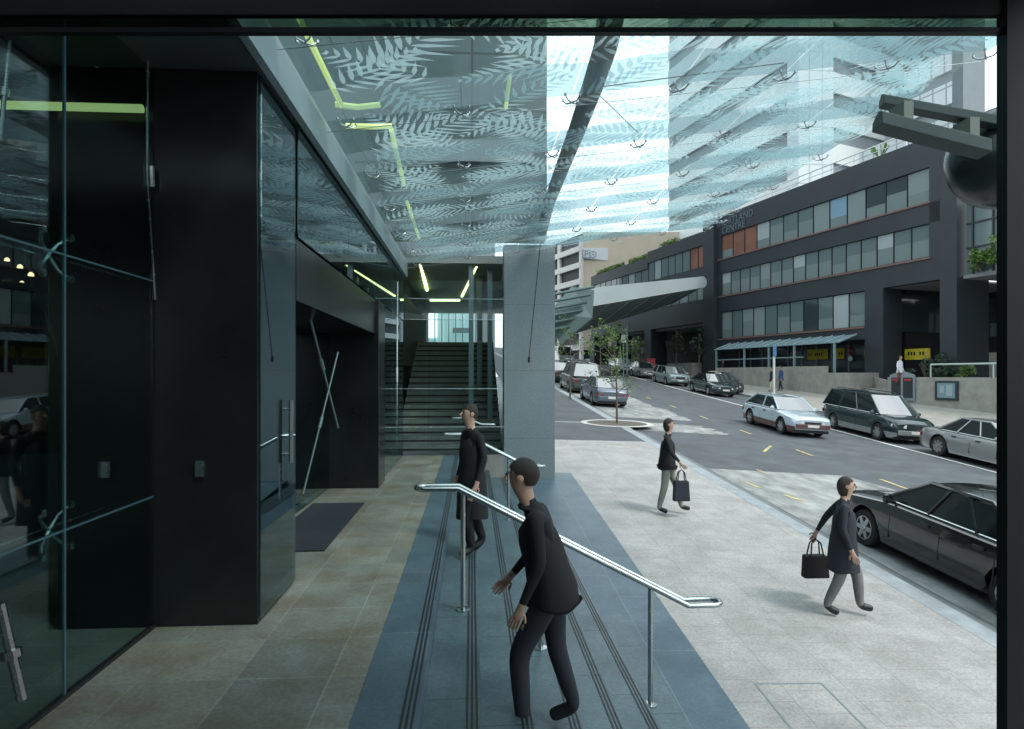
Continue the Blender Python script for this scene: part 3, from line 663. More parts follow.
# roof railing
RL=thing('roof_railing',tuple(FT@Vector((10,0,TOP))),'pale roof railing along the top of the dark office building','railing')
m=fm(); m.tube([(2.5,-.3,TOP+.85),(22,-.3,TOP+.85)],.05,6); m.tube([(2.5,-.3,TOP+.45),(22,-.3,TOP+.45)],.03,6); m.build('rail',WHT,RL)
for i in range(11):
    m=fm(); u=2.5+i*1.95; m.box(u,u+.07,-.34,-.27,TOP,TOP+.85); m.build('baluster',WHT,RL)
# penthouse
PH=thing('penthouse',tuple(FT@Vector((8,-5,TOP))),'set back rooftop storey with pale ribbon panels above the office','building')
for j in range(3):
    uR=2.6+j*.6; nn=-4.5-j*.8; uL=9.5-j*1.2
    m=fm(); m.prism([(uR,nn,0),(uL,nn,0),(uL+6,-15,0),(uR+7.6,-15,0)],(0,0,1.15)); 
    m.v=[(x,y,z+TOP+j*2.6) for x,y,z in m.v]; m.build('dark_band',GREY,PH)
    m=fm(); m.prism([(uR-.1,nn+.2,0),(uL+.1,nn+.2,0),(uL+6,-15,0),(uR+7.6,-15,0)],(0,0,1.44)); m.v=[(x,y,z+TOP+1.155+j*2.6) for x,y,z in m.v]
    m.build('pale_panels',tiles('ph_panels%d'%j,(.6,.66,.68),(.56,.62,.64),(.3,.34,.36),.9,1.4,.06,off=0,axes=(1,2),stain=.05,tone=(1,1,1)),PH)
m=fm()
for i in range(9):
    a=i*.7; m.quad((4.6,-.6,TOP),(4.6+.5*math.cos(a),-.6+.4*math.sin(a),TOP+.9+.2*math.sin(i*2)),(4.7+.62*math.cos(a+.25),-.6+.5*math.sin(a+.25),TOP+.7))
tag(m.build('roof_plant',LEAF),'small spiky green plant at the roof edge','plant')
# wing beyond pier
WGB=thing('office_wing',tuple(FT@Vector((30,0,0))),'lower dark wing of the office continuing up the street','building')
m=fm(); m.box(22.6,47,-14,-.5,7.6,14.8); m.box(22.6,47,-14,-6,-1,7.6); m.build('core',OFFD,WGB)
for (z0,z1,u1) in ((14.0,15.2,33),(13.4,14.6,47),(10.9,11.9,47),(6.7,8.8,47)):
    m=fm(); m.box(22.6 if u1<40 or z0<13 else 33,u1,-.6,0,z0,z1); m.build('spandrel',OFFC,WGB)
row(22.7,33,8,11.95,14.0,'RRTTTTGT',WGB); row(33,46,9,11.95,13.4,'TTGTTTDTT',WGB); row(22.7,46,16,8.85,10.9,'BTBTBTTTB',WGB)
for u in (32.3,40,46):
    m=fm(); m.box(u,u+1.3,-2,.02,-1,6.7); m.build('pier',OFFC,WGB)
m=fm(); m.box(22.7,32.3,-6,-.6,6.45,6.69); m.box(33.7,46,-6,-.6,6.45,6.69); m.build('soffit',SOFFL,WGB)
# lettering on the building
def text(body,size,mt,M,name,parent,ext=.03):
    cu=bpy.data.curves.new(name,'FONT'); cu.body=body; cu.size=size; cu.extrude=ext; cu.resolution_u=3; cu.align_x='CENTER'
    t=bpy.data.objects.new(name,cu); col.objects.link(t); dg=bpy.context.evaluated_depsgraph_get(); me=bpy.data.meshes.new_from_object(t.evaluated_get(dg)); bpy.data.objects.remove(t)
    me.transform(M); me.materials.clear(); me.materials.append(mt); o=bpy.data.objects.new(name,me); col.objects.link(o)
    if parent: o.parent=parent; o.matrix_parent_inverse=mw(parent).inverted()
    return o
def onface(u,n,z): # text reads from the street: x axis = -FD
    p=FT@Vector((u,n,z)); return Matrix(((-FD.x,0,FN.x,p.x),(-FD.y,0,FN.y,p.y),(0,1,0,p.z),(0,0,0,1)))
text('SHORTLAND',.84,LETT,onface(18.6,.03,15.10),'lettering',O,.015); text('CENTRE',.84,LETT,onface(18.7,.03,14.42),'lettering',O,.015)

# ------------------------------------------------------------------ sky bridge
def bridge():
    K=thing('footbridge',tuple(at(640,330,50)-Vector((0,0,5))),'pale metal footbridge with rounded ends spanning the street','footbridge')
    a=at(592,297,48); b=at(703,282,55)
    d=(b-a); h0=.72; h1=.50; back=Vector((-3.5,13,-.35))
    prof=[]
    n=10
    for i in range(n+1):
        t=pi/2+pi*i/n; prof.append(a+Vector((d.x,d.y,0)).normalized()*math.cos(t)*.75+Vector((0,0,math.sin(t)*h0)))
    for i in range(n+1):
        t=-pi/2+pi*i/n; prof.append(b+Vector((d.x,d.y,0)).normalized()*math.cos(t)*.5+Vector((0,0,math.sin(t)*h1)))
    m=MB(); m.prism(prof,Vector((-.1,.5,0))); m.build('fascia',BRIDG,K)
    lo=[a+Vector((-1.2,.5,-h0+.02)),b+Vector((0,.5,-h1+.02)),at(672,304,62),at(548,342,70)]
    m=MB(); m.prism(lo,Vector((0,0,.3))); m.build('underside',mat('bridge_soffit',(.20,.24,.245),.5,var=.15,scale=1.5,stretch=(.3,4,1)),K)
    for i in range(6):
        t=.1+i*.16; p=lo[0].lerp(lo[1],t); q=lo[3].lerp(lo[2],t); m=MB(); m.tube([p-Vector((0,0,.02)),q-Vector((0,0,.02))],.05,6); m.build('rib',BRIDG,K)
    # glass louvre screen at the near end
    L=thing('louvre_canopy',tuple(at(575,330,40)-Vector((0,0,4))),'green louvred canopy curving out beside the granite column','canopy')
    for i in range(6):
        y=290+i*6.5; p=at(552-2,y+5+i*.5,38); q=at(594-i*4,y-3+i*1.2,44); m=MB(); m.tube([p,q],.10,6); m.build('louvre',LOUV,L)
    m=MB(); m.prism([at(548,313,40),at(572,286,44),at(594,290,45),at(592,318,45),at(560,345,42)],(.2,.9,0)); m.build('backing',mat('louvre_back',(.10,.15,.15),.6),L)
bridge()
# ------------------------------------------------------------------ car park building (beige)
CP=thing('car_park',tuple(at(600,380,95)),'tall beige rendered car park with open decks beyond the footbridge','building')
z=95; 
def pt(px,py,z): return at(px,py,z)
m=MB(); a=at(583,345,95); b=at(700,345,99); c=at(583,240,95)
m.prism([at(583,350,95),at(712,350,97),at(712,232,97),at(583,232,95)],(1,14,0)); m.build('wall',BEIGE,CP)
le=at(530,300,112); ri=at(582.8,300,95)
q0=Vector((le.x,le.y,0)); q1=Vector((ri.x,ri.y,0)); sd=(q1-q0).normalized(); ou=Vector((sd.y,-sd.x,0))
m=MB(); m.prism([q0,q1,q1-ou*6,q0-ou*6],(0,0,23.5)); m.build('deck_opening',OFFD,CP)
for i in range(8):
    z0=at(583,251+16.5*i,95).z
    m=MB(); m.prism([Vector((v.x,v.y,z0)) for v in (q0,q1,q1+ou*.5,q0+ou*.5)],(0,0,.85)); m.build('deck_wall',PALE,CP)
for t in (.42,.60,.975):
    m=MB(); a_=q0.lerp(q1,t); m.prism([v+Vector((0,0,2)) for v in (a_,a_+sd*.7,a_+sd*.7+ou*.4,a_+ou*.4)],(0,0,21)); m.build('deck_pier',PALE,CP)
s_=thing('parking_sign',tuple(at(595,254,94.6)),'white sign with a boxed letter P and a ring on the beige car park','sign')
a=at(583,260,94.5); b=at(609,248,95.1)
m=MB(); m.prism([at(583.5,258,94.6),at(608,260.5,95.3),at(608,248,95.3),at(583.5,248,94.6)],(0,.2,0)); m.build('board',WHT,s_)
Mx=lambda p:Matrix(((1,0,0,p.x),(0,0,-1,p.y),(0,1,0,p.z),(0,0,0,1)))
text('P',1.25,INK,Mx(at(586.3,256.7,94.1)),'letter',s_)
m=MB(); c=at(586.2,254,94.1); w=.62
for (x0,x1,z0,z1) in ((-w,w,w-.09,w),(-w,w,-w,-w+.09),(-w,-w+.09,-w+.1,w-.1),(w-.09,w,-w+.1,w-.1)): m.box(c.x+x0,c.x+x1,c.y,c.y+.03,c.z+z0,c.z+z1)
m.build('letter_box',INK,s_)
m=MB(); c=at(593,254.5,94.3); m.tube([c+Vector((.5*math.cos(t),0,.5*math.sin(t))) for t in [2*pi*i/20 for i in range(20)]],.06,6,closed=True); m.tube([c,c+Vector((0,0,.4))],.05,6); m.tube([c,c+Vector((.35,0,.0))],.05,6); m.build('ring',INK,s_)
# ------------------------------------------------------------------ towers above
def band_tower(name,label,corner,z,ld,rd,wl,wr,h,pm,pg,per=3.6,frac=.6,z0=6):
    T=thing(name,(corner.x,corner.y,0),label,'building')
    c=Vector((corner.x,corner.y,0)); L=Vector((math.cos(ld),math.sin(ld),0)); Rr=Vector((math.cos(rd),math.sin(rd),0))
    m=MB(); k=.3; m.prism([c+Vector((0,k,z0)),c+L*wl+Vector((0,k,z0)),c+L*wl+Rr*wr+Vector((0,k,z0)),c+Rr*wr+Vector((0,k,z0))],(0,0,h-z0)); m.build('core',pg,T)
    zz=z0
    while zz<h:
        m=MB(); m.prism([c+Vector((0,0,zz)),c+L*wl+Vector((0,0,zz)),c+L*wl+Vector((0,.28,zz)),c+Vector((0,.28,zz))] if abs(L.x)>.3 else [c+Vector((0,0,zz)),c+L*wl+Vector((0,0,zz)),c+L*wl+Vector((-.28,0,zz)),c+Vector((-.28,0,zz))],(0,0,per*frac)); m.build('band',pm,T)
        m=MB(); m.prism([c+Vector((0,0,zz)),c+Rr*wr+Vector((0,0,zz)),c+Rr*wr+Vector((0,.28,zz)),c+Vector((0,.28,zz))],(0,0,per*frac)); m.build('band',pm,T)
        zz+=per
    return T
TWM=tiles('tower_white_tiles',(.62,.68,.70),(.58,.64,.67),(.40,.46,.48),1.5,2.1,.08,off=0,axes=(0,2),stain=.05,tone=(1,1,1))
cr=at(810,200,72)
T1=band_tower('office_tower','pale banded tower with gridded corner rising behind the dark office',cr,72,R(105),R(22),29,22,95,WHT,GREY,per=4.2,frac=.58)
m=MB(); a=at(794,0,70); b=at(827,0,70.5); m.box(a.x,b.x,a.y-1,a.y+1.5,8,95); m.build('corner_shaft',TWM,T1)
m=MB(); a=at(985,0,70); b=at(962,0,70); m.box(b.x,a.x,a.y,a.y+10,-1,38+40)
T2=m.build('grey_tower',GREY); tag(T2,'narrow plain grey tower slab between pale sky strips at upper right','building')
T3=thing('glass_tower',tuple(at(900,300,120)),'distant blue glass tower behind the pale banded tower','building')
m=MB(); a=at(838,0,125); b=at(938,0,125); m.box(a.x,b.x,a.y,a.y+12,10,88); m.build('shaft',mat('blue_glass_wall',(.12,.30,.45),.3,var=.3,scale=.12),T3)
for i in range(18):
    m=MB(); m.box(a.x-.1,b.x+.1,a.y-.25,a.y,12+i*4.2,13.6+i*4.2); m.build('band',WHT,T3)
T4=thing('street_block',tuple(at(610,400,150)),'hazy grey block closing the top of the street','building')
m=MB(); a=at(530,0,150); b=at(720,0,150); m.box(a.x,b.x,a.y,a.y+20,0,22); m.build('wall',GREY,T4)
for i in range(5):
    m=MB(); m.box(a.x,b.x,a.y-.2,a.y,6+i*3.4,7.6+i*3.4); m.build('window_band',W_T,T4)
T5=thing('corner_block',(-14,40,0),'dark grey block on the near side farther up the street','building')
m=MB(); m.box(-10,1.7,46,90,0,30); m.build('wall',GREY,T5)
T6=thing('brick_block',(60,10,-3),'red brick block standing to the right of the street','building')
m=MB(); m.box(46,62,-14,20,-4,20); m.build('wall',BRK,T6)
for i in range(5):
    m=MB(); m.box(45.8,46,-13,19,0+i*3.8,1.8+i*3.8); m.build('window_band',W_T,T6)
# ------------------------------------------------------------------ cars
PAINT={}
def paint(n,c,metal=.5,r=.28): 
    if n not in PAINT: PAINT[n]=mat('paint_'+n,c,r,metal,coat=1.,spec=.5)
    return PAINT[n]
def interp(P,x):
    for (a,b),(c,d) in zip(P,P[1:]):
        if x<=c: t=(x-a)/(c-a); return b+(d-b)*max(0,t)
    return P[-1][1]
def frame_on(X,Y,fn,back=False,yaw=0):
    p=Vector((X,Y,fn(X,Y))); ex=Vector((1,0,fn(X+1,Y)-p.z)); ey=Vector((-.0226,1,fn(X,Y+1)-p.z))
    f=ey.normalized(); up=ex.cross(ey).normalized()
    if back: f=-f
    f=(Matrix.Rotation(yaw,3,up)@f).normalized(); l=up.cross(f).normalized()
    return Matrix(((f.x,l.x,up.x,p.x),(f.y,l.y,up.y,p.y),(f.z,l.z,up.z,p.z),(0,0,0,1)))
def car(name,label,M,L,W,H,top,gh,wr=.31,wx=None,pm=None,lower=None,cat='car',group=None,spokes=6,rails=False,detail=True):
    """top: profile of lower body (x from -L/2 rear .. L/2 front); gh=(x_ws_base,x_roof_f,x_roof_r,x_rear_base,z_belt)"""
    G=thing(name,(0,0,0),label,cat,group); G.matrix_basis=M
    def bd(m,nm,mt,par=None,**k): return m.build(nm,mt,par or G,world=False,**k)
    wx=wx or (-L*.29,L*.31); arch=wr+.06; hw=W/2
    xs=sorted(set([round(-L/2+L*i/36,4) for i in range(37)]+[round(w+arch*math.cos(pi*i/8),4) for w in wx for i in range(9)]))
    m=MB(); secs=[]
    for x in xs:
        t=abs(2*x/L); w=hw*(1-.16*max(0,(t-.72)/.28)**2.2); zt=interp(top,x)
        zb=.20+.10*max(0,(t-.9)/.1)
        for a in wx:
            if abs(x-a)<arch: zb=max(zb,wr+math.sqrt(max(0,arch*arch-(x-a)**2)))
        z1=max(zb+.012,.42); z2=max(z1+.012,zt-.20); zs_=max(z2+.01,zt-.05)
        half=[(w*.95,zb),(w,z1),(w*1.0,z2),(w*.965,zs_),(w*.88,max(zs_+.005,zt)),(w*.45,zt+.03),(0,zt+.035)]
        secs.append([(x,y,z) for y,z in half]+[(x,-y,z) for y,z in half[-2::-1]])
    n=len(secs[0]); vs=[p for s in secs for p in s]; fs=[];
    for i in range(len(secs)-1):
        for j in range(n-1):
            fs.append((i*n+j,i*n+j+1,(i+1)*n+j+1,(i+1)*n+j))
    fs+=[tuple(range(n)),tuple(range((len(secs)-1)*n,len(secs)*n))[::-1]]
    m.add(vs,fs); m.m=[ (1 if (lower and (k<(len(secs)-1)*(n-1)) and (k%(n-1) in (0,n-2) )) else 0) for k in range(len(fs))]
    body=bd(m,'body',[pm,lower or pm],smooth=True)
    m=MB(); m.box(-L/2+.12,L/2-.12,-hw*.86,hw*.86,.17,.30); m.box(-L/2+.2,L/2-.2,-hw+.24,hw-.24,.25,.62); bd(m,'underbody',PLAST)
    # greenhouse
    xf,rf,rr,xr,zb=gh; wb=hw*.90; wt=hw*.72
    def side(s):
        return [(xf,s*wb,zb),(rf,s*wt,H-.04),(rr,s*wt,H-.05),(xr,s*wb*.98,zb)]
    m=MB()
    N=6
    def grid(e0,e1,k=N,bow=(0,0,0)):
        vs=[]
        for i in range(k+1):
            t=i/k; b=4*t*(1-t)
            for e in (e0,e1):
                p=Vector(e[0]).lerp(Vector(e[1]),t)+Vector(bow)*b; vs.append(tuple(p))
        m.add(vs,[(2*i,2*i+1,2*i+3,2*i+2) for i in range(k)])
    A,Bp=side(1),side(-1)
    grid((A[0],Bp[0]),(A[1],Bp[1]),bow=(.10,0,.01)); bd(m,'windscreen',TINT,smooth=True)
    m=MB(); grid((A[3],Bp[3]),(A[2],Bp[2]),bow=(-.06,0,.01)); bd(m,'rear_window',TINT,smooth=True)
    for S_ in (A,Bp):
        m=MB(); m.quad(*[(x*.995,y,z) for x,y,z in S_]); bd(m,'side_glass',TINS)
    # roof
    m=MB(); vs=[]; nx,ny=6,6
    for i in range(nx+1):
        x=rf+(rr-rf)*i/nx
        for j in range(ny+1):
            t=j/ny*2-1; vs.append((x,t*wt*1.015,H-.045+.05*(1-t*t)*(1-.35*abs(2*i/nx-1))+.0))
    m.add(vs,[(i*(ny+1)+j,i*(ny+1)+j+1,(i+1)*(ny+1)+j+1,(i+1)*(ny+1)+j) for i in range(nx) for j in range(ny)])
    m.box(rr+.02,rf-.02,-wt*.99,wt*.99,H-.075,H-.05); bd(m,'roof',pm,smooth=True)
    for S_,s in ((A,1),(Bp,-1)):
        m=MB(); m.tube([S_[0],S_[1],S_[2],S_[3]],[.03,.032,.035,.045],6)
        nb=2 if L<4.4 else 3
        cuts=[.44] if nb==2 else [.36,.70]
        for c in cuts:
            xt=rf+(rr-rf)*(c*.9+.03); xb=xf+(xr-xf)*c; m.tube([(xb,s*wb,zb),(xt,s*wt,H-.05)],.028,4)
        bd(m,'pillar',pm,smooth=True)
    for s in (1,-1):
        m=MB(); m.tube([(xf-.05,s*(wb+.012),zb-.005),(xr+.05,s*(wb*.98+.012),zb-.005)],.012,4); bd(m,'belt_trim',STEEL)
    if rails:
        for s in (1,-1):
            m=MB(); m.tube([(rf-.2,s*wt*.85,H+.02),(rf-.3,s*wt*.85,H+.07),(rr+.3,s*wt*.85,H+.07),(rr+.2,s*wt*.85,H+.02)],.018,6); bd(m,'roof_rail',PLAST)
    # wheels
    for a in wx:
        for s in (1,-1):
            y=s*(hw-.11); m=MB(); m.lathe([(wr*.62,-.095),(wr*.93,-.10),(wr,-.07),(wr,.07),(wr*.93,.10),(wr*.62,.095)],(a,y,wr),ax='y',n=28); wh=bd(m,'wheel',RUB,smooth=True)
            m=MB(); yo=s*.085
            m.lathe([(wr*.66,yo-.01),(wr*.66,yo+.01*1),(wr*.60,yo+.012*s),(wr*.58,yo-.03*s)],(a,y,wr),ax='y',n=24)
            for q in range(spokes):
                t=2*pi*q/spokes; u=Vector((math.cos(t),0,math.sin(t))); v=Vector((-math.sin(t),0,math.cos(t))); c=Vector((a,y+yo,wr))
                m.prism([c+v*.045,c-v*.045,c-v*.03+u*wr*.62,c+v*.03+u*wr*.62],(0,.02*s,0))
            m.lathe([(.0,yo),(.06,yo),(.05,yo+.035*s),(0,yo+.035*s)],(a,y,wr),ax='y',n=12)
            r2=bd(m,'rim',ALLOY,wh,smooth=False)
    zf=interp(top,L/2-.02); zr=interp(top,-L/2+.02)
    for s in (1,-1):
        m=MB(); m.prism([(L/2-.02,s*hw*.42,zf-.16),(L/2-.02,s*hw*.42,zf-.035),(L/2-.05,s*hw*.70,zf-.03),(L/2-.24,s*hw*.935,zf-.03),(L/2-.24,s*hw*.93,zf-.13),(L/2-.05,s*hw*.72,zf-.16)],(.035,s*.015,0)); bd(m,'headlight',LAMPC,bevel=.006)
        m=MB(); m.prism([(-L/2+.02,s*hw*.55,zr-.2),(-L/2+.02,s*hw*.55,zr-.06),(-L/2+.06,s*hw*.86,zr-.05),(-L/2+.16,s*hw*.95,zr-.06),(-L/2+.16,s*hw*.95,zr-.17),(-L/2+.06,s*hw*.86,zr-.2)],(-.035,s*.012,0)); bd(m,'tail_light',LAMPR,bevel=.006)
        m=MB(); m.lathe([(.0,-.05),(.07,-.04),(.085,0),(.06,.05),(0,.06)],(xf-.22,s*(hw+.05),zb+.04),ax='x',n=8); m.tube([(xf-.24,s*wb,zb),(xf-.22,s*(hw+.02),zb+.02)],.02,5); bd(m,'wing_mirror',pm,smooth=True)
        if detail:
            for xd in (xf-.95,xf-1.9):
                if xd<xr+.3: continue
                m=MB(); m.box(xd-.08,xd+.08,s*hw*.985 if s>0 else s*hw*.985-.03,(s*hw*.985+.03) if s>0 else s*hw*.985,zb-.17,zb-.13); bd(m,'door_handle',PLAST)
            m=MB(); 
            for xd in (xf-.25,xf-1.25,xf-2.15):
                if xd<xr-.1: continue
                m.box(xd-.006,xd+.006,min(s*hw*1.003,s*hw*.99),max(s*hw*1.003,s*hw*.99),.34,zb-.22)
            bd(m,'door_gap',PLAST)
    m=MB(); m.box(L/2-.01,L/2+.018,-hw*.38,hw*.38,zf-.17,zf-.06); bd(m,'grille',PLAST)
    for s,e in ((1,L/2),(-1,-L/2)):
        m=MB(); x0,x1=sorted((e-s*.02,e+s*.05)); m.box(x0,x1,-hw*.80,hw*.80,.34,.52); bd(m,'bumper',lower or pm,bevel=.02)
        m=MB(); x0,x1=sorted((e+s*.051,e+s*.06)); m.box(x0,x1,-.22,.22,.40,.50) if s>0 else m.box(x0,x1,-.22,.22,.42,.53); bd(m,'number_plate',PLATE)
    return G
def prof(L,hood,zb,boot,nose=.62,kind='sedan',gh=None):
    xf,rf,rr,xr,_=gh
    P=[(-L/2,boot-.16 if kind!='x' else boot),(-L/2+.07,boot-.05),(-L/2+.3,boot)]
    if kind=='sedan': P+=[(xr,zb-.01)]
    P+=[(xf-.3,zb-.01),(xf,zb-.02),(L/2-.5,hood),(L/2-.12,nose+.1),(L/2,nose)]
    return sorted(P)
def sedan(label,X,Y,fn,back,pm,name='parked_car',L=4.5,W=1.72,H=1.40,group=None,**k):
    gh=(L*.235,L*.07,-L*.16,-L*.32,.90); return car(name,label,frame_on(X,Y,fn,back),L,W,H,prof(L,.80,.90,.88,.64,'sedan',gh),gh,pm=pm,group=group,**k)
def hatch(label,X,Y,fn,back,pm,name='parked_car',L=4.05,W=1.66,H=1.38,group=None,**k):
    gh=(L*.22,L*.05,-L*.26,-L*.44,.90); return car(name,label,frame_on(X,Y,fn,back),L,W,H,prof(L,.80,.90,.86,.64,'sedan',gh),gh,pm=pm,group=group,**k)
def wagon(label,X,Y,fn,back,pm,name='parked_car',L=4.55,W=1.78,H=1.72,group=None,zb=1.0,**k):
    gh=(L*.30,L*.12,-L*.42,-L*.485,zb); return car(name,label,frame_on(X,Y,fn,back),L,W,H,prof(L,.93,zb,zb-.02,.74,'sedan',gh),gh,pm=pm,group=group,**k)
BK=paint('black',(.006,.007,.008),.2,.18); SV=paint('silver',(.36,.37,.37),.75,.32); GN=paint('dark_green',(.012,.035,.037),.3,.22); SVL=paint('silver_lower',(.32,.34,.34),.6,.4)
WT=paint('white',(.62,.64,.65),0,.3); BLU=paint('slate_blue',(.10,.13,.17),.5,.3); PBL=paint('pale_blue',(.42,.52,.58),.2,.3); CHG=paint('charcoal',(.03,.035,.04),.4,.3); GG=paint('grey_green',(.06,.085,.08),.4,.3)
g1='cars parked along the near kerb'; g2='cars parked along the far kerb'
# near black: front wheel at px 872
L=4.55; Yf=9.1; Xl=KX(8)+.62+.86
sedan('black sedan cropped by the dark post, nearest parked car',Xl,Yf+.85-L*.31,road,False,BK,L=L,H=1.36,wr=.30,spokes=6,group=g1)
hatch('white roofed silver blue hatchback behind the thin street tree',KX(29)+.25+.83,28.6+2.0,road,False,BLU,group=g1,H=1.36)
wagon('boxy grey green off road wagon ahead of the hatchback',KX(36)+.3+.85,37.0,road,False,GG,L=4.3,H=1.75,group=g1)
sedan('charcoal sedan ahead of the boxy wagon, partly behind column',KX(44)+.3+.85,44.5,road,False,CHG,group=g1)
wagon('white van high up the street on the near side',KX(54)+.5+.95,53.5,road,False,WT,L=4.9,W=1.85,H=2.1,zb=1.25,group=g1)
wagon('second white van, farthest up the near side',KX(66)+.8+.95,64.5,road,False,WT,L=4.9,W=1.85,H=2.15,zb=1.25,group=g1)
fx=lambda Y:KX(Y)+9.75+.25+.9
YM=21.6
wagon('dark green and silver people carrier with roof rails facing the viewer',fx(YM)-.15,YM+2.7,road,True,GN,L=4.7,W=1.82,H=1.72,wr=.32,lower=SVL,rails=True,group=g2)
sedan('silver sedan at right edge seen from its rear left corner',fx(18)-.05,18.5,road,True,SV,L=4.8,W=1.8,H=1.42,wr=.33,spokes=8,group=g2)
sedan('dark green sedan facing the viewer beyond the crossing people',fx(41)+.1,41.0,road,True,GN,group=g2,L=4.6)
wagon('pale grey green wagon parked behind the dark green sedan',fx(48)-.1,48.6,road,True,paint('sage',(.20,.27,.27),.4),group=g2,H=1.45,L=4.5,zb=.92)
sedan('near black sedan tucked by the far footpath and white board',fx(42.5)+1.9,43.8,road,True,CHG,group=g2)
hatch('silver hatchback farther up beside the red box',fx(56),56,road,True,SV,group=g2)
sedan('pale car in the distance at the top of the far row',fx(64),64,road,True,WT,group=g2)
wagon('white delivery van coming down the middle of the street',KX(70)+5.5,68,road,True,WT,name='moving_van',L=5,W=1.9,H=2.2,zb=1.3)
mv=hatch('pale blue hatchback with a dark red sill driving past the parked people carrier',KX(24)+7.0,24.3,road,True,PBL,name='moving_car',lower=paint('dark_red',(.11,.045,.04),.2,.4),L=4.2)
# ------------------------------------------------------------------ people
def person(label,pos,yaw,pose,mats,h=1.72,hair=True,fn=None,longhair=False,jacket=.2):
    """pose: dict of joints in local metres (x right, y forward, z up) for height 1.72; mats: top,bottom,shoe,skin"""
    Pz=thing('person',pos,label,'person',rz=yaw)
    J={'pel':(0,0,.93),'spine':(0,.0,1.12),'chest':(0,.02,1.30),'neck':(0,.01,1.45),'jaw':(0,.045,1.545),'head':(0,.04,1.63),'crown':(0,.03,1.69)}
    for s,k in ((-1,'L'),(1,'R')):
        J['hip'+k]=(s*.10,0,.90); J['knee'+k]=(s*.10,.02,.50); J['ank'+k]=(s*.10,-.02,.09); J['toe'+k]=(s*.11,.17,.035)
        J['sh'+k]=(s*.165,0,1.385); J['elb'+k]=(s*.215,-.03,1.12); J['wri'+k]=(s*.225,.06,.88); J['han'+k]=(s*.225,.09,.81)
    J.update(pose); 
    names=list(J); idx={n:i for i,n in enumerate(names)}; V=[Vector(J[n])*(h/1.72) for n in names]
    rad={'pel':(.135,.115),'spine':(.135,.11),'chest':(.155,.115),'neck':(.044,.046),'jaw':(.054,.072),'head':(.074,.094),'crown':(.058,.072),'hip':(.095,.095),'knee':(.070,.074),'ank':(.050,.052),'toe':(.044,.032),'sh':(.050,.054),'elb':(.044,.044),'wri':(.027,.027),'han':(.036,.020)}
    Rr=[rad[n] if n in rad else rad[n[:-1]] for n in names]
    E=[('pel','spine'),('spine','chest'),('chest','neck'),('neck','jaw'),('jaw','head'),('head','crown')]
    for k in 'LR': E+=[('pel','hip'+k),('hip'+k,'knee'+k),('knee'+k,'ank'+k),('ank'+k,'toe'+k),('chest','sh'+k),('sh'+k,'elb'+k),('elb'+k,'wri'+k),('wri'+k,'han'+k)]
    E=[(idx[a],idx[b]) for a,b in E]
    for k,s in (('L',-1),('R',1)):
        hv=V[idx['han'+k]]; d=(hv-V[idx['wri'+k]]).normalized(); side=d.cross(Vector((1,0,0))); side=side.normalized() if side.length>.01 else Vector((0,1,0))
        for q,(o,l) in enumerate(((-.028,.070),(-.010,.080),(.009,.076),(.027,.060))):
            a=hv+d*.035+side*o; b=a+d*l*.55+Vector((-s*.006,0,0)); c=b+d*l*.45+Vector((-s*.018,0,0))
            i0=len(V); V+=[a,b,c]; Rr+=[(.010,.010),(.009,.009),(.007,.007)]; E+=[(idx['han'+k],i0),(i0,i0+1),(i0+1,i0+2)]
        i0=len(V); a=hv-d*.01+side*.04; V+=[a,a+d*.045+side*.02]; Rr+=[(.011,.011),(.008,.008)]; E+=[(idx['han'+k],i0),(i0,i0+1)]
    me=bpy.data.meshes.new('body'); me.from_pydata(V,E,[]); o=bpy.data.objects.new('body',me); col.objects.link(o)
    md=o.modifiers.new('s','SKIN'); md.use_smooth_shade=True; md.branch_smoothing=.4
    for i,sv in enumerate(me.skin_vertices[0].data): sv.radius=Rr[i]; sv.use_root=(i==0)
    sb=o.modifiers.new('u','SUBSURF'); sb.levels=2; sb.render_levels=2
    dg=bpy.context.evaluated_depsgraph_get(); nm=bpy.data.meshes.new_from_object(o.evaluated_get(dg)); bpy.data.objects.remove(o)
    o=bpy.data.objects.new('body',nm); col.objects.link(o); o.parent=Pz
    nm.materials.clear()
    for q in mats: nm.materials.append(q)
    seg=[]
    base=len(names)
    for a,b in E:
        if a<base and b<base:
            na,nb=names[a],names[b]
            if nb[:3] in('jaw','hea','cro') : mi=3
            elif nb[:3]=='nec': mi=0
            elif nb[:3]=='toe': mi=2
            elif nb[:3] in('hip','kne','ank'): mi=1
            elif nb[:3]=='han': mi=3
            elif na=='pel': mi=0
            else: mi=0
        else: mi=3
        seg.append((V[a],V[b],mi))
    for p in nm.polygons:
        c=p.center; best=9;mi=0
        for a,b,k in seg:
            ab=b-a; t=max(0,min(1,(c-a).dot(ab)/max(1e-9,ab.length_squared))); dd=(c-(a+ab*t)).length
            if k==3 and dd>.055 and c.z<1.4*h/1.72: continue
            if dd<best: best=dd; mi=k
        p.material_index=mi; p.use_smooth=True
    # head details
    sc_=h/1.72; hd=V[idx['head']]; up=(V[idx['crown']]-V[idx['jaw']]).normalized(); fw=Vector((0,1,0)); fw=(fw-up*fw.dot(up)).normalized(); rt=fw.cross(up)
    def loc(x,y,z): return hd+rt*x*sc_+fw*y*sc_+up*z*sc_
    m=MB(); m.tube([loc(0,.085,.0),loc(0,.112,-.035),loc(0,.09,-.045)],[.008,.014,.008],6); m.build('nose',SKIN,Pz,world=False,smooth=True)
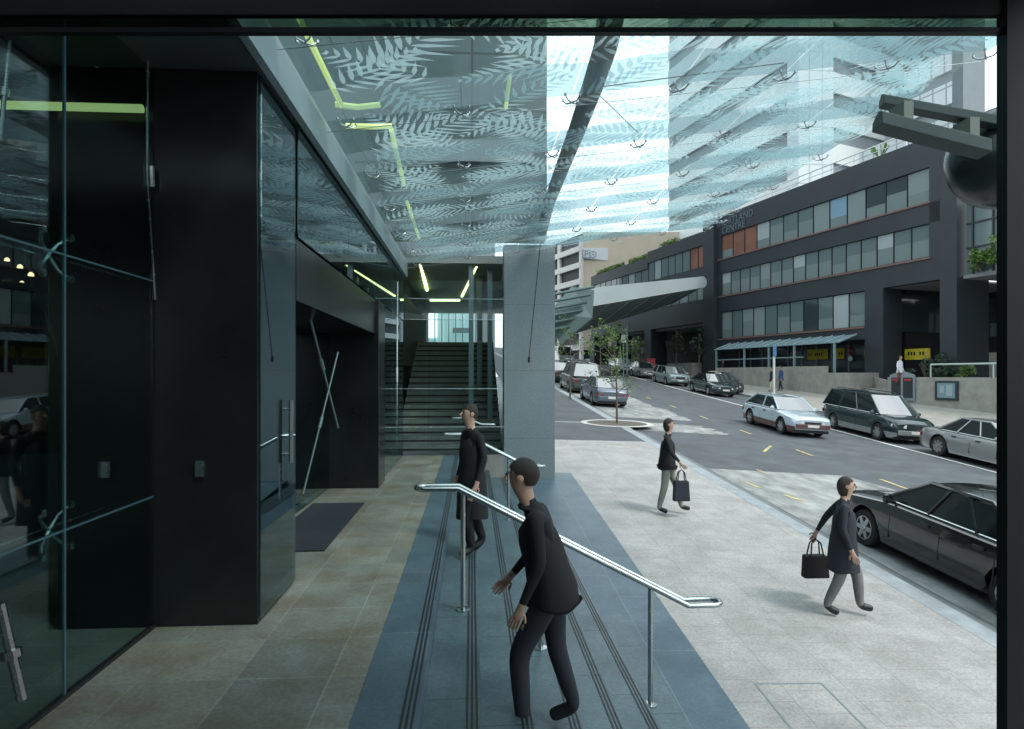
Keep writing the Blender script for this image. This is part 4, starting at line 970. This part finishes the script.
    for s in (-1,1):
        m=MB(); m.lathe([(.001,-.010),(.009,-.005),(.009,.005),(.001,.010)],loc(s*.032,.088,.0),n=8); m.build('eye',SHOE,Pz,world=False,smooth=True)
        m=MB(); m.lathe([(.001,-.012),(.022,-.004),(.024,.004),(.001,.010)],loc(s*.082,-.0,-.015),ax='x',n=8); m.build('ear',SKIN,Pz,world=False,smooth=True)
    m=MB(); m.tube([loc(-.022,.088,-.065),loc(0,.094,-.066),loc(.022,.088,-.065)],.004,5); m.build('mouth',mat('lips',(.25,.1,.09),.6) if 'lips' not in MATS else MATS['lips'],Pz,world=False)
    # hair shell
    vs=[];fs=[];n=20;k=10; c=loc(0,-.014,.006)
    for i in range(k+1):
        for j in range(n):
            t=2*pi*j/n; y=math.sin(t); x=math.cos(t)
            mx_=(.40 if y>.45 else .52 if y>0 else .72)*pi
            ph=mx_*i/k; q=math.sin(ph)
            dn=(-.07*(i/k)**2 if (longhair and y<.3) else 0)
            vs.append(c+rt*x*q*.079*sc_+fw*y*q*.101*sc_+up*(math.cos(ph)*.102+dn)*sc_)
    for i in range(k):
        for j in range(n): fs.append((i*n+j,i*n+(j+1)%n,(i+1)*n+(j+1)%n,(i+1)*n+j))
    m=MB(); m.add(vs,fs); m.build('hair',HAIR,Pz,world=False,smooth=True)
    # jacket skirt hanging from the waist over the hips
    if jacket:
        vs=[];fs=[];n=20; P0=V[idx['pel']]; P1=V[idx['chest']]
        rows=[(P1.lerp(P0,-.10),.10,.07),(P1.lerp(P0,.05),.150,.112),(P1.lerp(P0,.3),.170,.130),(P1.lerp(P0,.7),.165,.135),(P0,.182,.150),(P0+Vector((0,0,-.12)),.192,.165),(P0+Vector((0,0,-jacket)),.205,.185)]
        for (c0,a,b) in rows:
            for j in range(n):
                t=2*pi*j/n; vs.append(c0+Vector((a*math.cos(t)*(1+.03*math.sin(5*t)),b*math.sin(t)*(1+.04*math.sin(4*t+1)),.012*math.sin(3*t)))*sc_)
        for i in range(len(rows)-1):
            for j in range(n): fs.append((i*n+j,i*n+(j+1)%n,(i+1)*n+(j+1)%n,(i+1)*n+j))
        m=MB(); m.add(vs,fs); m.build('jacket',mats[0],Pz,world=False,smooth=True)
    nk=V[idx['neck']]; m=MB(); m.tube([nk+Vector((.062*math.cos(t),.060*math.sin(t),-.035+.012*math.sin(t)))*sc_ for t in [2*pi*q/16 for q in range(16)]],.016*sc_,6,closed=True); m.build('collar',mats[0] if jacket else mats[1],Pz,world=False,smooth=True)
    return Pz
def loc_w(P,v): return mw(P)@Vector(v)
# near person on steps, walking down toward the viewer
pn=person('person in black clothes striding down the steps at the near handrail',(.50,3.86,-.495),R(80),
 {'kneeL':(-.09,.20,.52),'ankL':(-.09,.17,.10),'toeL':(-.09,.33,.06),'kneeR':(.10,-.02,.50),'ankR':(.11,-.14,.12),'toeR':(.12,.02,.04),'spine':(0,.05,1.11),'chest':(0,.10,1.28),'neck':(0,.14,1.43),'jaw':(0,.19,1.52),'head':(0,.19,1.60),'crown':(0,.18,1.66),'shL':(-.165,.09,1.37),'shR':(.165,.09,1.37),'elbL':(-.225,.06,1.11),'wriL':(-.225,.16,.88),'hanL':(-.215,.19,.81),'elbR':(.235,.10,1.11),'wriR':(.22,.26,.92),'hanR':(.21,.31,.87)},[CBLK,CNAVY,SHOE,SKIN],h=1.74,jacket=.10)
person('person in a long dark coat on the steps between the two handrails',(.0,6.6,-.165),R(120),
 {'kneeL':(-.08,.12,.50),'ankL':(-.08,.05,.10),'toeL':(-.08,.21,.05),'kneeR':(.09,-.06,.50),'ankR':(.09,-.20,.13),'toeR':(.09,-.06,.04)},[CBLK,CBLK,SHOE,SKIN],h=1.6,jacket=.45)
a=at(667,513,11.3); p1=person('person in black jacket and grey trousers walking on the pavers with a bag',(a.x,a.y,pave(a.x,a.y)+.0),R(-110),
 {'kneeL':(-.09,.17,.50),'ankL':(-.09,.26,.11),'toeL':(-.09,.41,.09),'kneeR':(.09,-.04,.50),'ankR':(.09,-.14,.10),'toeR':(.09,.02,.04),'elbR':(.25,.08,1.14),'wriR':(.24,.22,.98),'hanR':(.24,.27,.93)},[CBLK,CKHA,SHOE,SKIN],h=1.72,longhair=True,jacket=.06)
a=at(843,618,7.3); p2=person('person in a dark knee length coat and grey trousers walking beside the kerb',(a.x,a.y,pave(a.x,a.y)),R(-115),
 {'kneeL':(-.09,.17,.50),'ankL':(-.09,.20,.11),'toeL':(-.09,.35,.09),'kneeR':(.09,-.04,.50),'ankR':(.09,-.20,.12),'toeR':(.09,-.05,.04),'elbL':(-.26,-.16,1.17),'wriL':(-.3,-.26,.97),'hanL':(-.31,-.29,.90)},[CNAVY,CGRY,SHOE,SKIN],h=1.62,jacket=.34,longhair=True)
def bag(label,top,mt,w=.32,h=.28,name='bag'):
    Bg=thing(name,(top.x,top.y,top.z-h-.22),label,'bag')
    x,y,z=top; m=MB(); m.prism([(x-w/2,y-.06,z-.2-h),(x+w/2,y-.06,z-.2-h),(x+w/2*.86,y-.05,z-.2),(x-w/2*.86,y-.05,z-.2)],(0,.12,0)); m.build('pouch',mt,Bg,bevel=.025)
    for dy in (-.045,.05):
        m=MB(); m.tube([(x-w*.25,y+dy,z-.2),(x-w*.18,y+dy*.5,z-.05),(x,y,z+.0),(x+w*.18,y+dy*.5,z-.05),(x+w*.25,y+dy,z-.2)],.009,6); m.build('strap',mt,Bg,smooth=True)
bag('black shoulder bag carried by the walker beside the kerb',loc_w(p2,(-.29,-.27,.80)),CBLK)
bag('dark bag swinging from the walker on the pavers',loc_w(p1,(.225,.255,.84)),CNAVY,.30,.36,'satchel')
def walker(label,px,py,z,yaw,mats,h=1.7,zf=None,**k):
    a=at(px,py,z); zz=zf(a.x,a.y) if zf else a.z
    return person(label,(a.x,a.y,zz),R(yaw),{'kneeL':(-.09,.14,.50),'ankL':(-.09,.16,.10),'toeL':(-.09,.31,.06),'kneeR':(.09,-.02,.50),'ankR':(.09,-.16,.12),'toeR':(.09,-.01,.04)},mats,h=h,**k)
walker('person in a white shirt and dull red shorts climbing by the dark pier',900,385,37,200,[CWHT,CRED,SHOE,SKIN],1.75)
walker('person in beige trousers beside the far signpost',772,391,43.5,90,[CBLK,CBEI,SHOE,SKIN],1.75,zf=lambda x,y:fpave(x,y))
walker('person in dark blue just right of the far signpost',781,391,44.2,90,[CBLU,CNAVY,SHOE,SKIN],1.8,zf=lambda x,y:fpave(x,y))
walker('person waiting at the end of the awning in dark clothes',723,384,54,180,[CNAVY,CBLK,SHOE,SKIN],1.75,zf=lambda x,y:fpave(x,y))
# ------------------------------------------------------------------ street furniture
def pole(px,pyb,z,h,r,label,mt,cat='pole',extra=None,zf=fpave,nm='signpost'):
    a=at(px,pyb,z); a.z=zf(a.x,a.y); T=thing(nm,tuple(a),label,cat)
    m=MB(); m.tube([a,a+Vector((0,0,h))],r,10); m.build('post',mt,T,smooth=True)
    m=MB(); m.lathe([(0,0),(r*2,0),(r*2,.03),(r*1.2,.06),(0,.06)],a+Vector((0,0,.001)),n=12); m.build('base',mt,T)
    if extra: extra(T,a)
    return T
def blue(T,a):
    m=MB(); m.box(a.x-.12,a.x+.12,a.y-.12,a.y-.075,a.z+2.55,a.z+3.3); m.build('sign_plate',BLUP,T,bevel=.01)
def wh(T,a):
    m=MB(); m.box(a.x-.22,a.x+.22,a.y-.12,a.y-.08,a.z+3.2,a.z+3.9); m.build('sign_plate',WHT,T,bevel=.01)
pole(774,392,42,2.6,.075,'white post topped by a blue plate on the far footpath',WHT,extra=blue)
pole(623,372,44,0,.001,'',WHT) if 0 else None
T=pole(627,368,58,5.2,.09,'tall pale lamp pole beyond the second street tree',FASC,'street lamp',nm='lamp_pole')
pole(623.5,368,56,3.4,.05,'short post with a white plate beside the tall lamp pole',FASC,extra=wh)
a=at(651,366,60); m=MB(); a.z=fpave(a.x,a.y); rb=thing('red_box',tuple(a),'small red post box standing by the undercroft','post box')
m.box(a.x-.35,a.x+.35,a.y-.3,a.y+.3,a.z+.1,a.z+1.5); m.build('body',REDP,rb,bevel=.06); m=MB(); m.box(a.x-.4,a.x+.4,a.y-.35,a.y+.35,a.z+1.5,a.z+1.6); m.build('cap',REDP,rb,bevel=.02); m=MB(); m.box(a.x-.2,a.x+.2,a.y-.33,a.y-.301,a.z+1.15,a.z+1.22); m.build('slot',PLAST,rb); m=MB(); m.box(a.x-.3,a.x+.3,a.y-.25,a.y+.25,a.z,a.z+.1); m.build('plinth',PLAST,rb)
a=at(713,385,49); a.z=fpave(a.x,a.y); sb=thing('sandwich_board',tuple(a),'small cream sandwich board on the far footpath','sandwich board')
for s in (-1,1):
    m=MB(); m.prism([(a.x-.4,a.y+s*.28,a.z),(a.x+.4,a.y+s*.28,a.z),(a.x+.35,a.y+s*.03,a.z+1.1),(a.x-.35,a.y+s*.03,a.z+1.1)],(0,.04,0)); m.build('panel',mat('cream_board%d'%s,(.75,.70,.5),.5),sb)
# concrete planters under the wing
for (u,w,lab) in ((23.5,4.2,'pale concrete planter by the far pier of the wing'),(28.6,3,'low concrete planter between the evergreen bushes'),(34,5,'long low planter farther up the street')):
    m=fm(); m.box(u,u+w,-.2,.9,-.5,2.9 if u<24 else 2.6+.05*(u-28)); tag(m.build('planter',CONC,bevel=.02),lab,'planter')
# ------------------------------------------------------------------ trees
def leaves(m,c,rx,ry,rz,n,s,r):
    for _ in range(n):
        while True:
            p=Vector((r.uniform(-1,1),r.uniform(-1,1),r.uniform(-1,1)))
            if .15<p.length<1: break
        p=Vector(c)+Vector((p.x*rx,p.y*ry,p.z*rz)); a=Vector((r.gauss(0,1),r.gauss(0,1),r.gauss(0,.7))).normalized(); b=a.cross(Vector((r.gauss(0,1),r.gauss(0,1),r.gauss(0,1)))).normalized(); q=s*r.uniform(.6,1.3)
        m.add([p-a*q,p+b*q*.45,p+a*q,p-b*q*.45],[(0,1,2,3)])
def tree(pos,h,trunk,blobs,leaf,label,name,s,dens,lean=(0,0),seed=1,group=None,r0=.06):
    T=thing(name,tuple(pos),label,'tree',group); r=random.Random(seed); p=Vector(pos)
    top=p+Vector((lean[0],lean[1],h*.9)); mid=p.lerp(top,.5)+Vector((.04,.02,0))
    m=MB(); m.tube([p,p.lerp(mid,.5),mid,top],[r0,r0*.8,r0*.65,r0*.25],8)
    for (c,rad) in blobs:
        q=p+Vector(c); st=p.lerp(top,max(.35,min(.9,(c[2]-.5*rad)/h))); m.tube([st,st.lerp(q,.55)+Vector((0,0,.08)),q],[r0*.4,r0*.25,r0*.1],5)
        for _ in range(3):
            e=q+Vector((r.uniform(-1,1),r.uniform(-1,1),r.uniform(-.5,1)))*rad*.8; m.tube([q,e],[r0*.15,r0*.05],4)
    m.build('trunk',BARK,T,smooth=True)
    m=MB()
    for (c,rad) in blobs:
        q=p+Vector(c)
        for _ in range(6):
            e=q+Vector((r.gauss(0,.5),r.gauss(0,.5),r.gauss(0,.4)))*rad; rr=rad*r.uniform(.25,.5); leaves(m,e,rr,rr,rr*.7,int(dens*rr*rr*60)+8,s,r)
    m.build('crown',leaf,T); return T
a=at(617,424,22.8); a.z=pave(a.x,a.y)
tree(a,3.1,None,[((-.75,0,1.75),.65),((-.2,.2,2.0),.55),((.55,0,1.45),.5),((-.5,.2,2.9),.75),((.1,0,2.6),.45),((-1.1,.1,2.75),.35)],LEAF,'thin young street tree in the oval stone pit by the kerb','street_tree',.05,2.0,(-.1,0),11,r0=.045,group='young street trees')
a2=at(570,402,31); a2.z=pave(a2.x,a2.y)
tree(a2,3.4,None,[((-.5,0,2.6),.8),((.4,.1,2.9),.7),((0,0,3.3),.6),((.9,0,2.5),.5)],LEAF,'young street tree next to the granite column','street_tree',.06,2.2,(0,0),5,r0=.05,group='young street trees')
a3=at(600,385,41); a3.z=pave(a3.x,a3.y)
tree(a3,3.6,None,[((0,0,3.4),1.0),((.9,.1,3.2),.9),((1.7,0,2.9),.6)],LEAF,'third young tree farther up beside parked vehicles','street_tree',.08,2.2,(0,0),8,r0=.05,group='young street trees')
pit=MB(); n=28
o_=[(a.x+.0+1.35*math.cos(2*pi*i/n),a.y+.95*math.sin(2*pi*i/n)) for i in range(n)]; i_=[(a.x+1.12*math.cos(2*pi*i/n),a.y+.74*math.sin(2*pi*i/n)) for i in range(n)]
vs=[(x,y,pave(x,y)+.012) for x,y in o_]+[(x,y,pave(x,y)+.012) for x,y in i_]; pit.add(vs,[(i,(i+1)%n,n+(i+1)%n,n+i) for i in range(n)])
vs=[(x,y,pave(x,y)+.008) for x,y in i_]
struct(pit.build('tree_pit_edging',mat('pale_edging',(.45,.46,.44),.7,var=.1)),'oval pale stone edging around the young tree','tree pit')
pit=MB(); pit.add(vs,[tuple(range(n))]); struct(pit.build('tree_pit_soil',mat('soil',(.10,.09,.075),.9,var=.3,scale=12)),'brown soil inside the oval tree pit','soil')
k=0
for (px,py,z,h,rd) in ((676,364,61,3.6,1.1),(699,362,58,3.4,.95),(612,362,72,5,1.8),(640,360,70,4,1.6)):
    a=at(px,py,z); a.z=fpave(a.x,a.y)+(.9 if k<2 else 0)
    tree(a,h,None,[((0,0,h*.45),rd*.8),((0,0,h*.7),rd*.75),((.2*rd,0,h*.95),rd*.5),((-.4*rd,0,h*.6),rd*.6),((.5*rd,0,h*.4),rd*.55)],LEAFD if k<2 else LEAF,['round dark evergreen under the wing, left of two','round dark evergreen under the wing, right of two','leafy green tree beside the tall lamp pole','leafy green tree in front of the wing undercroft'][k],'evergreen_tree' if k<2 else 'leafy_tree',.14,2.4,(0,0),20+k,r0=.08); k+=1
def shrub(u,n,z,rd,label,seed,leaf=LEAFD,s=.09):
    p=FT@Vector((u,n,z)); T=thing('shrub',tuple(p),label,'shrub'); r=random.Random(seed); m=MB()
    for _ in range(4): m.tube([p,p+Vector((r.uniform(-.6,.6)*rd,r.uniform(-.4,.4)*rd,rd*1.1))],[.03,.01],5)
    m.build('stem',BARK,T); m=MB()
    for _ in range(9):
        e=p+Vector((r.gauss(0,.5)*rd,r.gauss(0,.4)*rd,rd*r.uniform(.4,1.5))); leaves(m,e,rd*.42,rd*.4,rd*.35,110,s,r)
    m.build('foliage',leaf,T)
shrub(.2,1.0,1.4,.95,'dense dark green shrub against the dark pier',31); shrub(-2.2,1.2,1.4,.5,'low lighter green shrub on the planter wall',32,LEAF,.07)
shrub(-1.0,1.1,1.4,.5,'small dark shrub between the two larger shrubs',33)
shrub(-4.6,.1,7.5,1.3,'climbing foliage in front of the glazed wing',34,LEAF,.12); shrub(-2.2,.0,7.5,.8,'lower foliage beside the glazed wing corner',35,LEAF,.12)
# roof hedge
for k,(u0,u1,z) in enumerate(((33.5,38,14.6),(39,46,14.6),(28,31,15.2))):
    m=fm(); r=random.Random(50+k); mm=MB()
    for i in range(int((u1-u0)*3)):
        p=FT@Vector((u0+i/3,-.4,z+.25)); leaves(mm,p,.35,.35,.4,60,.12,r)
    tag(mm.build('roof_hedge',LEAF),['trailing green hedge on the wing roof, middle stretch','trailing green hedge on the wing roof, far stretch','short green hedge on the higher wing roof'][k],'hedge')
# ------------------------------------------------------------------ camera, light
cam=bpy.data.cameras.new('camera'); co=bpy.data.objects.new('camera',cam); col.objects.link(co); sc.camera=co
co.location=(0,0,EYE); co.rotation_euler=(R(90),0,-YAW); cam.sensor_width=36; cam.lens=36*F/1024; cam.shift_y=(HOR-364.5)/1024; cam.clip_end=5000; cam.clip_start=.05
w=bpy.data.worlds.new('World'); sc.world=w; w.use_nodes=True; nt=w.node_tree; bg=nt.nodes['Background']
sky=nt.nodes.new('ShaderNodeTexSky'); sky.sky_type='NISHITA'; sky.sun_disc=False; sky.sun_elevation=R(56); sky.sun_rotation=R(128); sky.dust_density=4; sky.air_density=1.; sky.ozone_density=1.0
tc=nt.nodes.new('ShaderNodeTexCoord'); nz=nt.nodes.new('ShaderNodeTexNoise'); nz.inputs['Scale'].default_value=2.2; nz.inputs['Detail'].default_value=6
nt.links.new(tc.outputs['Generated'],nz.inputs['Vector']); rp=nt.nodes.new('ShaderNodeValToRGB'); rp.color_ramp.elements[0].position=.30; rp.color_ramp.elements[0].color=(.55,.55,.55,1); rp.color_ramp.elements[1].position=.5; rp.color_ramp.elements[1].color=(.95,.95,.95,1)
mx=nt.nodes.new('ShaderNodeMix'); mx.data_type='RGBA'; nt.links.new(nz.outputs['Fac'],rp.inputs[0]); nt.links.new(rp.outputs[0],mx.inputs['Factor']); nt.links.new(sky.outputs[0],mx.inputs['A']); mx.inputs['B'].default_value=(7.0,7.9,8.2,1)
nt.links.new(mx.outputs['Result'],bg.inputs[0]); bg.inputs[1].default_value=.15
sl=bpy.data.lights.new('sun','SUN'); so=bpy.data.objects.new('sun',sl); col.objects.link(so); sl.energy=1.3; sl.angle=R(11); sl.color=(1,.96,.9)
el,az=R(56),R(128); d=Vector((math.sin(az)*math.cos(el),math.cos(az)*math.cos(el),math.sin(el)))
so.rotation_euler=d.to_track_quat('Z','Y').to_euler()
vs_=sc.view_settings; vs_.view_transform='Standard'; vs_.look='None'; vs_.gamma=1; vs_.exposure=.8
sc.render.engine='CYCLES'; sc.cycles.transparent_max_bounces=16
sc.render.resolution_x=1024; sc.render.resolution_y=729
